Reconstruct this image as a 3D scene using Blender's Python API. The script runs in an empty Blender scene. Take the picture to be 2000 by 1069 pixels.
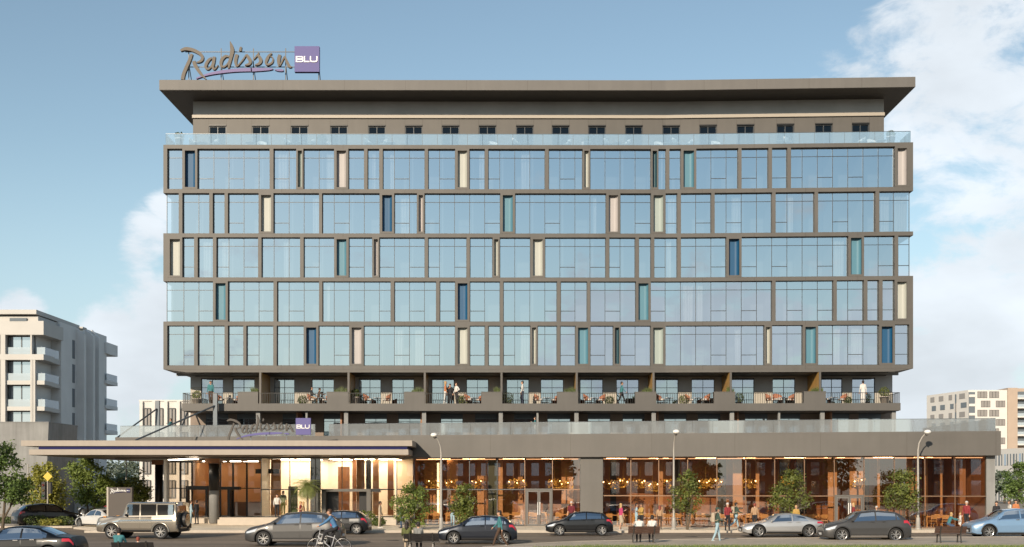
import bpy, bmesh, math, random
from mathutils import Vector, Matrix
V = Vector
R = math.radians
rnd = random.Random(7)
F, CH, HY = 2370.0, 3.1, 945.0            # focal length (photo px), camera height (m), horizon row
SC = bpy.context.scene
COL = SC.collection

def PX(x, D): return (x - 1000) * D / F    # world X of a photo column at distance D
def PZ(y, D): return CH + (HY - y) * D / F
def PP(x, y, D): return V((PX(x, D), D, PZ(y, D)))
def GD(y, z=0.0): return (CH - z) * F / (y - HY)   # distance of a ground point seen at row y

# ------------------------------------------------------------------ materials
MATS = {}
def mat(name, col, rough=0.6, metal=0.0, var=0.0, scale=3.0, bump=0.0, bscale=40.0, spec=0.5, emit=0.0, coat=0.0, trans=0.0):
    if name in MATS: return MATS[name]
    m = bpy.data.materials.new(name); m.use_nodes = True
    nt = m.node_tree; b = nt.nodes['Principled BSDF']
    c = (*col, 1) if len(col) == 3 else col
    b.inputs['Base Color'].default_value = c
    b.inputs['Roughness'].default_value = rough
    b.inputs['Metallic'].default_value = metal
    b.inputs['Specular IOR Level'].default_value = spec
    b.inputs['Coat Weight'].default_value = coat
    b.inputs['Coat Roughness'].default_value = 0.05
    b.inputs['Transmission Weight'].default_value = trans
    if emit:
        b.inputs['Emission Color'].default_value = c
        b.inputs['Emission Strength'].default_value = emit
    if var or bump:
        tc = nt.nodes.new('ShaderNodeTexCoord')
        if var:
            n = nt.nodes.new('ShaderNodeTexNoise'); n.inputs['Scale'].default_value = scale
            n.inputs['Detail'].default_value = 6; n.inputs['Roughness'].default_value = 0.6
            nt.links.new(tc.outputs['Object'], n.inputs['Vector'])
            mr = nt.nodes.new('ShaderNodeMapRange')
            mr.inputs[1].default_value = .3; mr.inputs[2].default_value = .7
            mr.inputs[3].default_value = 1 - var; mr.inputs[4].default_value = 1 + var
            nt.links.new(n.outputs['Fac'], mr.inputs[0])
            mx = nt.nodes.new('ShaderNodeVectorMath'); mx.operation = 'SCALE'
            mx.inputs[0].default_value = c[:3]
            nt.links.new(mr.outputs[0], mx.inputs['Scale'])
            nt.links.new(mx.outputs[0], b.inputs['Base Color'])
        if bump:
            n2 = nt.nodes.new('ShaderNodeTexNoise'); n2.inputs['Scale'].default_value = bscale
            n2.inputs['Detail'].default_value = 4
            nt.links.new(tc.outputs['Object'], n2.inputs['Vector'])
            bp = nt.nodes.new('ShaderNodeBump'); bp.inputs['Strength'].default_value = bump
            bp.inputs['Distance'].default_value = 0.02
            nt.links.new(n2.outputs['Fac'], bp.inputs['Height'])
            nt.links.new(bp.outputs[0], b.inputs['Normal'])
    MATS[name] = m
    return m

def glass(name, tint, refl, gloss=(1, 1, 1), rough=0.0, wob=0.0, wscale=0.5, diff=0.0, dcol=(.8, .8, .8)):
    """thin pane: part mirror, part clear (with a facing-angle rise), optional milky share"""
    m = bpy.data.materials.new(name); m.use_nodes = True
    nt = m.node_tree; nt.nodes.clear()
    out = nt.nodes.new('ShaderNodeOutputMaterial')
    gl = nt.nodes.new('ShaderNodeBsdfGlossy'); gl.inputs['Color'].default_value = (*gloss, 1); gl.inputs['Roughness'].default_value = rough
    tr = nt.nodes.new('ShaderNodeBsdfTransparent'); tr.inputs['Color'].default_value = (*tint, 1)
    mx = nt.nodes.new('ShaderNodeMixShader')
    lw = nt.nodes.new('ShaderNodeLayerWeight'); lw.inputs['Blend'].default_value = .25
    ma = nt.nodes.new('ShaderNodeMath'); ma.operation = 'MULTIPLY_ADD'
    ma.inputs[1].default_value = 1 - refl; ma.inputs[2].default_value = refl; ma.use_clamp = True
    nt.links.new(lw.outputs['Fresnel'], ma.inputs[0]); nt.links.new(ma.outputs[0], mx.inputs[0])
    nt.links.new(tr.outputs[0], mx.inputs[1]); nt.links.new(gl.outputs[0], mx.inputs[2])
    last = mx
    if diff:
        d = nt.nodes.new('ShaderNodeBsdfDiffuse'); d.inputs['Color'].default_value = (*dcol, 1)
        m2 = nt.nodes.new('ShaderNodeMixShader'); m2.inputs[0].default_value = diff
        nt.links.new(mx.outputs[0], m2.inputs[1]); nt.links.new(d.outputs[0], m2.inputs[2]); last = m2
    if wob:
        tc = nt.nodes.new('ShaderNodeTexCoord'); n = nt.nodes.new('ShaderNodeTexNoise')
        n.inputs['Scale'].default_value = wscale; n.inputs['Detail'].default_value = 1
        nt.links.new(tc.outputs['Object'], n.inputs['Vector'])
        bp = nt.nodes.new('ShaderNodeBump'); bp.inputs['Strength'].default_value = wob; bp.inputs['Distance'].default_value = .05
        nt.links.new(n.outputs['Fac'], bp.inputs['Height']); nt.links.new(bp.outputs[0], gl.inputs['Normal'])
    nt.links.new(last.outputs[0], out.inputs[0])
    MATS[name] = m
    return m

# ------------------------------------------------------------------ mesh builder
ORIG = {}          # root name -> world origin of roots whose parts are modelled in world coordinates
class MB:
    def __init__(s): s.v = []; s.f = []; s.m = []; s.sm = []; s.k = 0
    def add(s, vs, fs, sm=False):
        o = len(s.v); s.v += [tuple(p) for p in vs]
        for f in fs: s.f.append(tuple(i + o for i in f)); s.m.append(s.k); s.sm.append(sm)
        return s
    def quad(s, a, b, c, d, sm=False): return s.add([a, b, c, d], [(0, 1, 2, 3)], sm)
    def hexa(s, p, sm=False):   # p: 4 bottom ccw, 4 top
        return s.add(p, [(3, 2, 1, 0), (4, 5, 6, 7), (0, 1, 5, 4), (1, 2, 6, 5), (2, 3, 7, 6), (3, 0, 4, 7)], sm)
    def box(s, x0, x1, y0, y1, z0, z1):
        if x0 > x1: x0, x1 = x1, x0
        if y0 > y1: y0, y1 = y1, y0
        return s.hexa([(x0, y0, z0), (x1, y0, z0), (x1, y1, z0), (x0, y1, z0), (x0, y0, z1), (x1, y0, z1), (x1, y1, z1), (x0, y1, z1)])
    def bbox(s, x0, x1, y0, y1, z0, z1, c=.03):   # box with chamfered top and vertical edges
        P = [(x0 + c, y0), (x1 - c, y0), (x1, y0 + c), (x1, y1 - c), (x1 - c, y1), (x0 + c, y1), (x0, y1 - c), (x0, y0 + c)]
        Q = [(min(max(a, x0 + c), x1 - c), min(max(b, y0 + c), y1 - c)) for a, b in P]
        vs = [(a, b, z0) for a, b in P] + [(a, b, z1 - c) for a, b in P] + [(a, b, z1) for a, b in Q]
        fs = [tuple(range(7, -1, -1)), tuple(range(16, 24))]
        for i in range(8):
            j = (i + 1) % 8
            fs += [(i, j, j + 8, i + 8), (i + 8, j + 8, j + 16, i + 16)]
        return s.add(vs, fs)
    def obox(s, c, ax, ay, az):  # centre + half axes
        c, ax, ay, az = V(c), V(ax), V(ay), V(az)
        p = [c + sx * ax + sy * ay + sz * az for sz in (-1, 1) for sx, sy in ((-1, -1), (1, -1), (1, 1), (-1, 1))]
        return s.hexa(p)
    def bar(s, a, b, w, h=None):
        a, b = V(a), V(b); d = (b - a); L = d.length; d.normalize()
        u = d.cross(V((0, 0, 1)))
        if u.length < .01: u = V((1, 0, 0))
        u.normalize(); n = u.cross(d)
        return s.obox((a + b) / 2, u * w / 2, n * (h or w) / 2, d * L / 2)
    def extrude(s, poly, vec, sm=False):
        n = len(poly); poly = [V(p) for p in poly]; vec = V(vec)
        vs = poly + [p + vec for p in poly]
        fs = [tuple(range(n - 1, -1, -1)), tuple(range(n, 2 * n))] + [(i, (i + 1) % n, n + (i + 1) % n, n + i) for i in range(n)]
        return s.add(vs, fs, sm)
    def tube(s, pts, rad, n=8, cap=True, sm=True):
        pts = [V(p) for p in pts]
        if not hasattr(rad, '__len__'): rad = [rad] * len(pts)
        t0 = (pts[1] - pts[0]).normalized()
        u = t0.cross(V((0, 0, 1)))
        if u.length < .05: u = t0.cross(V((1, 0, 0)))
        u.normalize(); vs = []
        for i, p in enumerate(pts):
            t = (pts[min(i + 1, len(pts) - 1)] - pts[max(i - 1, 0)]).normalized()
            u = (u - t * u.dot(t)).normalized(); w = t.cross(u)
            for k in range(n):
                a = 2 * math.pi * k / n
                vs.append(p + (u * math.cos(a) + w * math.sin(a)) * rad[i])
        fs = []
        for i in range(len(pts) - 1):
            for k in range(n):
                k2 = (k + 1) % n
                fs.append((i * n + k, i * n + k2, (i + 1) * n + k2, (i + 1) * n + k))
        s.add(vs, fs, sm)
        if cap:
            s.add(vs[:n], [tuple(range(n - 1, -1, -1))]); s.add(vs[-n:], [tuple(range(n))])
        return s
    def ell(s, c, r, n=12, m=8, M=None):
        c = V(c); r = (r, r, r) if not hasattr(r, '__len__') else r
        vs = []
        for j in range(m + 1):
            th = math.pi * j / m
            for k in range(n):
                a = 2 * math.pi * k / n
                p = V((r[0] * math.sin(th) * math.cos(a), r[1] * math.sin(th) * math.sin(a), r[2] * math.cos(th)))
                vs.append(c + (M @ p if M else p))
        fs = []
        for j in range(m):
            for k in range(n):
                k2 = (k + 1) % n
                if j == 0: fs.append((k, (j + 1) * n + k, (j + 1) * n + k2))
                elif j == m - 1: fs.append((j * n + k, (j + 1) * n + k, j * n + k2))
                else: fs.append((j * n + k, (j + 1) * n + k, (j + 1) * n + k2, j * n + k2))
        return s.add(vs, fs, True)
    def lathe(s, c, prof, n=16, sm=True):   # prof: (r, z)
        c = V(c); vs = []
        for r, z in prof:
            for k in range(n):
                a = 2 * math.pi * k / n
                vs.append(c + V((r * math.cos(a), r * math.sin(a), z)))
        fs = []
        for i in range(len(prof) - 1):
            for k in range(n):
                k2 = (k + 1) % n
                fs.append((i * n + k, i * n + k2, (i + 1) * n + k2, (i + 1) * n + k))
        fs.append(tuple(range(n - 1, -1, -1))); fs.append(tuple(range((len(prof) - 1) * n, len(prof) * n)))
        return s.add(vs, fs, sm)
    def build(s, name, mats, parent=None, loc=None, label=None):
        mats = mats if isinstance(mats, (list, tuple)) else [mats]
        me = bpy.data.meshes.new(name)
        off = V((0, 0, 0))
        if loc is not None: off = V(loc)
        elif parent is not None:
            r = parent
            while r.parent: r = r.parent
            off = ORIG.get(r.name, off)
        me.from_pydata([tuple(V(p) - off) for p in s.v], [], s.f)
        for m in mats: me.materials.append(m)
        me.polygons.foreach_set('material_index', s.m)
        me.polygons.foreach_set('use_smooth', s.sm)
        me.update()
        o = bpy.data.objects.new(name, me); COL.objects.link(o)
        if loc is not None: o.location = loc
        if parent is not None: o.parent = parent
        if label: o['label'] = label
        return o

def tag(o, label=None, cat=None, group=None, kind=None):
    if label: o['label'] = label
    if cat: o['category'] = cat
    if group: o['group'] = group
    if kind: o['kind'] = kind
    return o
def thing(name, label, cat, loc=(0, 0, 0), rz=0, group=None, world=False):
    o = bpy.data.objects.new(name, None); o.empty_display_size = .2; COL.objects.link(o)
    o.location = loc; o.rotation_euler = (0, 0, rz)
    tag(o, label, cat, group)
    if world: ORIG[o.name] = V(loc)
    return o
KIDS = {}
def copy_tree(o, parent=None):
    c = o.copy(); COL.objects.link(c)
    if parent: c.parent = parent
    for ch in list(o.children): copy_tree(ch, c)
    return c
def place(src, used, loc, rz=0, label=None, group=None, scale=None):
    """first call moves the source itself, later calls copy it with its parts"""
    o = copy_tree(src) if used else src
    o.location = loc; o.rotation_euler = (0, 0, rz)
    if scale: o.scale = (scale,) * 3
    if label: o['label'] = label
    if group: o['group'] = group
    return o
ORD = 'first second third fourth fifth sixth seventh eighth ninth tenth eleventh twelfth thirteenth fourteenth fifteenth sixteenth seventeenth eighteenth nineteenth twentieth'.split()
# ------------------------------------------------------------------ camera, sky, sun
cam = bpy.data.cameras.new('camera'); co = bpy.data.objects.new('camera', cam); COL.objects.link(co)
co.location = (0, 0, CH); co.rotation_euler = (R(90), 0, 0)
cam.sensor_width = 36; cam.lens = 36 * F / 2000; cam.shift_y = (HY - 534.5) / 2000; cam.clip_end = 9000; cam.clip_start = .5
SC.camera = co
SUN = V((-0.40, -1.0, 0.40)).normalized()      # towards the sun
sl = bpy.data.lights.new('sun', 'SUN'); so = bpy.data.objects.new('sun', sl); COL.objects.link(so)
sl.energy = 5.0; sl.angle = R(.5); sl.color = (1, .85, .66)
so.rotation_euler = SUN.to_track_quat('Z', 'Y').to_euler()
so.location = (-30, -60, 60)
W = bpy.data.worlds.new('World'); SC.world = W; W.use_nodes = True
nt = W.node_tree; N = nt.nodes; L = nt.links
bg = N['Background']
sky = N.new('ShaderNodeTexSky'); sky.sky_type = 'NISHITA'; sky.sun_disc = False
sky.sun_elevation = math.asin(SUN.z); sky.sun_rotation = math.atan2(SUN.x, SUN.y)
sky.air_density = 1.0; sky.dust_density = 0.1; sky.ozone_density = 1.0; sky.altitude = 100
SKY_S = 0.135
def vm(op, a=None, b=None):
    n = N.new('ShaderNodeVectorMath'); n.operation = op
    for i, q in enumerate((a, b)):
        if q is None: continue
        if isinstance(q, (tuple, list, Vector)): n.inputs[i].default_value = tuple(q)
        else: L.new(q, n.inputs[i])
    return n
def mt(op, a, b=None, c=None, clamp=False):
    n = N.new('ShaderNodeMath'); n.operation = op; n.use_clamp = clamp
    for i, q in enumerate((a, b, c)):
        if q is None: continue
        if isinstance(q, (int, float)): n.inputs[i].default_value = q
        else: L.new(q, n.inputs[i])
    return n.outputs[0]
tc = N.new('ShaderNodeTexCoord')
dirv = vm('NORMALIZE', tc.outputs['Generated']).outputs[0]
sq = vm('MULTIPLY', dirv, (1, 1, 1.9)).outputs[0]
def noise(vec, sc, det, ro=.6, dist=0.0, off=(0, 0, 0)):
    n = N.new('ShaderNodeTexNoise'); n.inputs['Scale'].default_value = sc; n.inputs['Detail'].default_value = det
    n.inputs['Roughness'].default_value = ro; n.inputs['Distortion'].default_value = dist
    L.new(vm('ADD', vec, off).outputs[0], n.inputs['Vector']); return n.outputs['Fac']
nb = noise(sq, 13, 12, .62, .3)
nf = noise(sq, 5, 5, .55, 0, (3.1, 1.7, .4))
# cloud banks: centre seen in direction of photo (x, y), angular radius
banks = [(1800, 110, .10, .66), (1960, 190, .14, .74), (1700, 60, .05, .5), (1780, 300, .05, .5), (1960, 360, .06, .6), (1900, 590, .075, .9), (1990, 560, .07, .9), (1860, 740, .08, .9),
         (285, 470, .032, .68), (330, 400, .022, .65), (240, 700, .062, .85), (40, 610, .028, .75), (330, 640, .06, .8), (1750, 700, .06, .8)]
tot = None
warp = mt('MULTIPLY', mt('SUBTRACT', nb, .5), .20)
for (x, y, r, a) in banks:
    d = V(((x - 1000) / F, 1, (HY - y) / F)).normalized()
    dist = vm('DISTANCE', dirv, tuple(d)).outputs['Value']
    q = dist
    mr = N.new('ShaderNodeMapRange'); mr.interpolation_type = 'SMOOTHSTEP'
    mr.inputs[1].default_value = r * 1.35; mr.inputs[2].default_value = r * .25; mr.inputs[3].default_value = 0; mr.inputs[4].default_value = a
    L.new(q, mr.inputs[0])
    tot = mr.outputs[0] if tot is None else mt('MAXIMUM', tot, mr.outputs[0])
# drifting cloud field over the half of the sky behind the viewer
sep = N.new('ShaderNodeSeparateXYZ'); L.new(dirv, sep.inputs[0])
back = N.new('ShaderNodeMapRange'); back.inputs[1].default_value = .1; back.inputs[2].default_value = -.5; back.clamp = True
L.new(sep.outputs['Y'], back.inputs[0])
fld = N.new('ShaderNodeMapRange'); fld.interpolation_type = 'SMOOTHSTEP'
fld.inputs[1].default_value = .40; fld.inputs[2].default_value = .66; fld.inputs[4].default_value = .85
L.new(noise(sq, 4.2, 8, .55, .1, (.3, .9, 2.2)), fld.inputs[0])
tot = mt('MAXIMUM', tot, mt('MULTIPLY', fld.outputs[0], back.outputs[0]))
cv = mt('MULTIPLY_ADD', mt('SUBTRACT', nb, .5), 1.55, mt('MULTIPLY', tot, .95))
dr = N.new('ShaderNodeMapRange'); dr.interpolation_type = 'SMOOTHSTEP'; dr.inputs[1].default_value = .36; dr.inputs[2].default_value = .72; dr.inputs[4].default_value = .96
L.new(cv, dr.inputs[0]); den = mt('MULTIPLY', dr.outputs[0], mt('MULTIPLY', tot, 3.0, clamp=True))
shade = N.new('ShaderNodeMapRange'); shade.inputs[1].default_value = .35; shade.inputs[2].default_value = .65
shade.inputs[3].default_value = .86; shade.inputs[4].default_value = 1.10
L.new(nf, shade.inputs[0])
CLOUD = (5.65, 6.1, 6.55)
ccol = vm('SCALE', CLOUD); L.new(shade.outputs[0], ccol.inputs['Scale'])
skc = vm("MULTIPLY", sky.outputs[0], (1.0, 0.98, 0.88))
# thin haze whitening towards the horizon
hz = N.new('ShaderNodeMapRange'); hz.interpolation_type = 'SMOOTHSTEP'
hz.inputs[1].default_value = .27; hz.inputs[2].default_value = -.02; hz.inputs[3].default_value = .0; hz.inputs[4].default_value = .85
L.new(sep.outputs['Z'], hz.inputs[0])
m1 = N.new('ShaderNodeMix'); m1.data_type = 'RGBA'
L.new(hz.outputs[0], m1.inputs['Factor']); L.new(skc.outputs[0], m1.inputs['A']); hb = N.new('ShaderNodeMix'); hb.data_type = 'RGBA'; hb.inputs['A'].default_value = (3.2, 4.15, 5.2, 1); hb.inputs['B'].default_value = (5.2, 5.8, 6.1, 1)
L.new(back.outputs[0], hb.inputs['Factor']); L.new(hb.outputs['Result'], m1.inputs['B'])
m2 = N.new('ShaderNodeMix'); m2.data_type = 'RGBA'
L.new(den, m2.inputs['Factor']); L.new(m1.outputs['Result'], m2.inputs['A']); L.new(ccol.outputs[0], m2.inputs['B'])
L.new(m2.outputs['Result'], bg.inputs['Color']); bg.inputs['Strength'].default_value = SKY_S
SC.view_settings.view_transform = 'Standard'; SC.view_settings.look = 'None'; SC.view_settings.gamma = 1
SC.view_settings.exposure = 0.12
SC.cycles.use_denoising = True
SC.cycles.max_bounces = 8; SC.cycles.diffuse_bounces = 3; SC.cycles.glossy_bounces = 4; SC.cycles.transparent_max_bounces = 14
SC.cycles.caustics_reflective = False; SC.cycles.caustics_refractive = False
SC.cycles.sample_clamp_indirect = 4
# ------------------------------------------------------------------ materials of the hotel
M_METAL = mat('bronze_panel', (.090, .083, .075), .55, .1, .10, .35)
M_METAL2 = mat('bronze_panel_warm', (.118, .110, .102), .58, .08, .05, .8)
M_BROWN = mat('sign_brown', (.062, .050, .042), .6, 0, .06, 1)
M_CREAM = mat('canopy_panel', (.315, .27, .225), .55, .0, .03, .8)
M_SOFFIT = mat('dark_soffit', (.045, .037, .03), .5, .2, .1, .6)  # soffits darkened for the shade under them; panel joints share the colour
M_DARK = mat('dark_frame', (.018, .017, .017), .4, .3)
M_MULL = mat('mullion_grey', (.05, .055, .06), .4, .4)
M_GREYW = mat('grey_render', (.45, .44, .43), .8, 0, .08, .7, .1)
M_GREYC = mat('grey_concrete', (.22, .22, .215), .8, 0, .12, .6, .1)
M_PALE = mat('pale_cladding', (.40, .365, .31), .6, 0, .04, 1)
M_STRIP = mat('pale_ledge', (.36, .32, .27), .5)
M_ROOM = mat('room_wall', (.30, .31, .32), .8, 0, .1, .3)
M_CURT = mat('white_curtain', (.80, .79, .78), .9)
M_WOOD = mat('warm_wood', (.27, .12, .052), .45, 0, .18, 2)
M_WOODL = mat('light_wood', (.42, .22, .10), .45, 0, .15, 2)
M_WOODY = mat('ochre_wood', (.42, .24, .07), .5, 0, .15, 2)
M_LOBBY = mat('lobby_wall', (.86, .78, .65), .7, 0, .03, 1)
M_FLOORI = mat('inner_floor', (.16, .085, .05), .35, 0, .1, 1)
M_LEDW = mat('warm_light', (1, .62, .34), emit=5.0)
M_LEDC = mat('white_light', (1, .86, .66), emit=16.0)
M_LEDR = mat('restaurant_light', (1, .68, .38), emit=13.0)
M_COVE = mat('cove_glow', (1, .56, .29), emit=1.5)
M_STEEL = mat('blue_grey_steel', (.10, .115, .13), .35, .5)
M_STRIPE = mat('blue_stripe', (.0015, .003, .065), .8)
M_PURP = mat('purple_panel', (.088, .078, .24), .6)
M_SIGN = mat('sign_grey', (.105, .085, .065), .6, .1)
M_SIGNW = mat('sign_white', (.85, .84, .82), .4)
M_STONE = mat('pale_stone', (.46, .40, .33), .7, 0, .06, 2, .1)
G_TOWER = glass('tower_glass', (.84, .90, .94), .70, (.66, .735, .79), 0.0, .02, .9)
G_BALC = glass('balcony_glass', (.45, .5, .55), .55, (.62, .69, .74), 0.01, .015, .6)
G_POD = glass('podium_glass', (.92, .80, .66), .19, (.95, .95, .95), 0.0, .01, .35)
G_LOB = glass('lobby_glass', (.90, .86, .80), .10, (.95, .95, .95), 0.0)
G_RAIL = glass('railing_glass', (.84, .92, .96), .20, (.80, .90, .97), 0.02, 0, .5, .30, (.42, .57, .70))
G_RAILP = glass('milky_railing_glass', (.86, .90, .92), .25, (.9, .93, .95), 0.03, 0, .5, .32, (.40, .42, .43))
G_DARK = glass('dark_glass', (.06, .06, .06), .05, (.4, .45, .5), 0.02)

def weather(m, sx=4.45, amt=.04, streak=.04):
    """panel-to-panel tone shifts and faint vertical rain streaks"""
    nt = m.node_tree; b = nt.nodes['Principled BSDF']; src = b.inputs['Base Color'].links[0].from_socket
    tc = nt.nodes.new('ShaderNodeTexCoord'); sp = nt.nodes.new('ShaderNodeVectorMath'); sp.operation = 'SNAP'; sp.inputs[1].default_value = (sx, 900, 3.2)
    wn = nt.nodes.new('ShaderNodeTexWhiteNoise'); nt.links.new(tc.outputs['Object'], sp.inputs[0]); nt.links.new(sp.outputs[0], wn.inputs['Vector'])
    mp = nt.nodes.new('ShaderNodeVectorMath'); mp.operation = 'MULTIPLY'; mp.inputs[1].default_value = (3.2, 3.2, .22); nt.links.new(tc.outputs['Object'], mp.inputs[0])
    ns = nt.nodes.new('ShaderNodeTexNoise'); ns.inputs['Scale'].default_value = 1; ns.inputs['Detail'].default_value = 7; nt.links.new(mp.outputs[0], ns.inputs['Vector'])
    a = nt.nodes.new('ShaderNodeMapRange'); a.inputs[3].default_value = 1 - amt; a.inputs[4].default_value = 1 + amt; nt.links.new(wn.outputs['Value'], a.inputs[0])
    c = nt.nodes.new('ShaderNodeMapRange'); c.inputs[1].default_value = .3; c.inputs[2].default_value = .7; c.inputs[3].default_value = 1 - streak; c.inputs[4].default_value = 1 + streak; nt.links.new(ns.outputs['Fac'], c.inputs[0])
    mm = nt.nodes.new('ShaderNodeMath'); mm.operation = 'MULTIPLY'; nt.links.new(a.outputs[0], mm.inputs[0]); nt.links.new(c.outputs[0], mm.inputs[1])
    s = nt.nodes.new('ShaderNodeVectorMath'); s.operation = 'SCALE'; nt.links.new(src, s.inputs[0]); nt.links.new(mm.outputs[0], s.inputs['Scale']); nt.links.new(s.outputs[0], b.inputs['Base Color'])
weather(M_METAL); weather(M_METAL2); weather(M_CREAM, 3.1, .025, .04); weather(M_GREYC, 3.0, .04, .12)

class Fac:
    """a facade line through (photo column, distance) points"""
    def __init__(s, *p): s.p = p
    def D(s, x):
        p = s.p
        for i in range(len(p) - 1):
            if x <= p[i + 1][0] or i == len(p) - 2:
                t = (x - p[i][0]) / (p[i + 1][0] - p[i][0])
                return 1 / ((1 - t) / p[i][1] + t / p[i + 1][1])
    def xy(s, x, o=0.0):
        d = s.D(x); return (PX(x, d), d - o)
    def cuts(s, a, b): return [a] + [q[0] for q in s.p if a + .5 < q[0] < b - .5] + [b]
def fbox(mb, fc, x0, x1, o0, o1, z0, z1):
    c = fc.cuts(x0, x1)
    for a, b in zip(c, c[1:]):
        q = [fc.xy(a, o1), fc.xy(b, o1), fc.xy(b, o0), fc.xy(a, o0)]
        mb.hexa([(*p, z0) for p in q] + [(*p, z1) for p in q])
    return mb
FT = Fac((300, 90.0), (1300, 90.1), (1790, 89.33))       # tower front
FP = Fac((370, 92.5), (1300, 92.6), (1790, 91.8))        # penthouse wall
FB = Fac((300, 93.2), (1300, 93.3), (1790, 92.6))        # wall behind the balconies
FR = Fac((300, 89.9), (1300, 90.0), (1790, 89.22))       # roof edge
FS = Fac((300, 89.6), (1300, 89.7), (1790, 89.0))        # balcony slab edge
FD = Fac((230, 89.5), (1955, 78.7))                      # podium band
FG = Fac((230, 90.1), (1955, 79.3))                      # podium glass
FL = Fac((300, 88.0), (900, 88.0))                       # lobby glass
FE = Fac((300, 94.0), (700, 94.0))                       # recessed entrance
zt = lambda y: PZ(y, 90.0)
HO = V((2, 92, 0))
hotel = thing('hotel', 'wide bronze and glass hotel with five window storeys over a long glazed podium', 'hotel', HO, world=True)
def hp(name, mb, m, parent=None, label=None): return mb.build(name, m, parent or hotel, label=label)

# ------------------------------------------------------------------ tower storeys
BANDS = [(283, 290.5), (369.3, 377.3), (455.9, 463.6), (542, 549.6), (628.3, 636.2), (714.3, 727.5)]
for i, (a, b) in enumerate(BANDS):
    mb = MB()
    if i < 5: fbox(mb, FT, 319, 1783.5, -3.2, 0, zt(b), zt(a))
    else:
        fbox(mb, FT, 319, 1783.5, -3.2, 0, zt(721.8), zt(a))
        c = FT.cuts(365, 1745)
        z1, z0 = zt(721.8), zt(727.5)
        for k, (p, q) in enumerate(zip(c, c[1:])):   # dropped lip with splayed ends
            A, B = FT.xy(p), FT.xy(q); A2 = FT.xy(321 if k == 0 else p); B2 = FT.xy(1781 if k == len(c) - 2 else q)
            mb.hexa([(A[0], A[1] + 2.5, z0), (A[0], A[1] + .01, z0), (B[0], B[1] + .01, z0), (B[0], B[1] + 2.5, z0),
                     (A2[0], A2[1] + 3.2, z1 - .004), (A2[0], A2[1] + .01, z1 - .004), (B2[0], B2[1] + .01, z1 - .004), (B2[0], B2[1] + 3.2, z1 - .004)][::1])
    o = hp('floor_band', mb, M_METAL)
    s = MB()
    for x in (550, 670, 790, 910, 1035, 1150, 1270, 1372, 1473, 1573, 1675): fbox(s, FT, x, x + .45, -.05, .004, zt(b if i < 5 else 721.8) + .003, zt(a) - .003)
    hp('panel_joint', s, M_SOFFIT, o)
LAY = [
 ((326.5, 1776), 'LR', 'N356-385.4b P526.5-534 n578.5-592.4g N652.5-680.3k P711-717.7 P740.7-747.5 P829.5-836 N889-916.7c P947-953.5 P1064.6-1071.7 n1138-1152.8c n1271.5-1286d P1301-1307.5 N1330-1360t P1442-1448.5 P1501-1508 P1538-1545 N1748-1776k'),
 ((323.5, 1778.5), '', 'P349-356 P408.6-415.4 P438.4-445 N505-534c P623-629 N741.4-770b n814.4-829k N977-1006t N1184-1211.6k N1271.5-1300g P1323-1330 P1389.4-1396 P1508-1515 P1591-1598 P1710-1717.7'),
 ((326.5, 1778.5), 'L', 'N326.6-356c P379-386 P415.7-422.5 P504-510.6 P586-593 N652.5-681t n727-740.7k P829.5-836 P911.4-917.7 n962-976c N1036-1064.4c P1183.3-1190 P1241-1248 P1271.7-1278 P1323-1330 N1418.7-1448.5b N1657-1687.6t P1747.5-1754.5'),
 ((323.5, 1776), 'R', 'N416-445t P534-541 P623-629.5 P763-770 P852-858.6 N889-917.4b P976.5-983 P1088-1095 P1147-1153 N1242-1271t P1508-1515 P1628-1634.6 P1687.6-1694.4 P1717-1724 N1747.5-1775.9c'),
 ((326.5, 1776), 'LR', 'P379-386 P438.4-445 P475-481 P533.6-540.4 N593-622b N682-710.4k N889-917.4c P947-953.8 P976.8-983 n1036-1050c P1088-1094.4 N1124-1153t n1198-1212d N1271-1300g n1493-1508c N1568-1598t N1717-1748b'),
]
NCOL = {'b': mat('blue_niche', (.003, .070, .165), .55, 0, .03, 1), 't': mat('teal_niche', (.075, .20, .27), .55, 0, .03, 1),
        'd': mat('deep_teal_niche', (.02, .07, .095), .55), 'c': mat('cream_niche', (.40, .41, .375), .55, 0, .03, 1),
        'g': mat('pale_green_niche', (.30, .35, .33), .55), 'k': mat('blush_niche', (.38, .355, .35), .55, 0, .03, 1)}
NNAME = dict(b='deep blue', t='teal', d='dark teal', c='cream', g='pale green', k='blush')
GRID = [386.5 + 29.47 * k for k in range(-2, 32)]
GRID = [g for g in GRID if g < 1305] + [1330 + 29.8 * k for k in range(16)]
GZ = -.30
def niche(fc, x0, x1, z0, z1, col, narrow):
    bw = 3.2 if narrow else 5.0
    a0, a1 = x0 + bw, x1 - bw * .9
    y0, y1 = z0 + .14, z1 - .14
    mb = MB()
    fbox(mb, fc, x0, a0, -.5, .015, z0, z1); fbox(mb, fc, a1, x1, -.5, .015, z0, z1)
    fbox(mb, fc, a0, a1, -.5, .015, z0, y0); fbox(mb, fc, a0, a1, -.5, .015, y1, z1)
    fr = hp('niche_frame', mb, M_METAL)
    # recessed back panel sweeping forward on the right
    p = MB(); n = 9; (xa, ya), (xb, yb) = fc.xy(a0), fc.xy(a1); w = xb - xa; rr = min(.30, w * .45); prof = []
    for k in range(n):
        t = k / (n - 1)
        prof.append((xb - rr + rr * math.sin(t * math.pi / 2), ya + .36 - .30 * (1 - math.cos(t * math.pi / 2))))
    prof = [(xa, ya + .36)] + prof
    for (c, d), (e, g) in zip(prof, prof[1:]): p.quad((c, d, y0), (e, g, y0), (e, g, y1), (c, d, y1), True)
    hp('niche_panel', p, NCOL[col], fr, label=f'{NNAME[col]} recessed panel')
r2 = random.Random(11)
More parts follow.
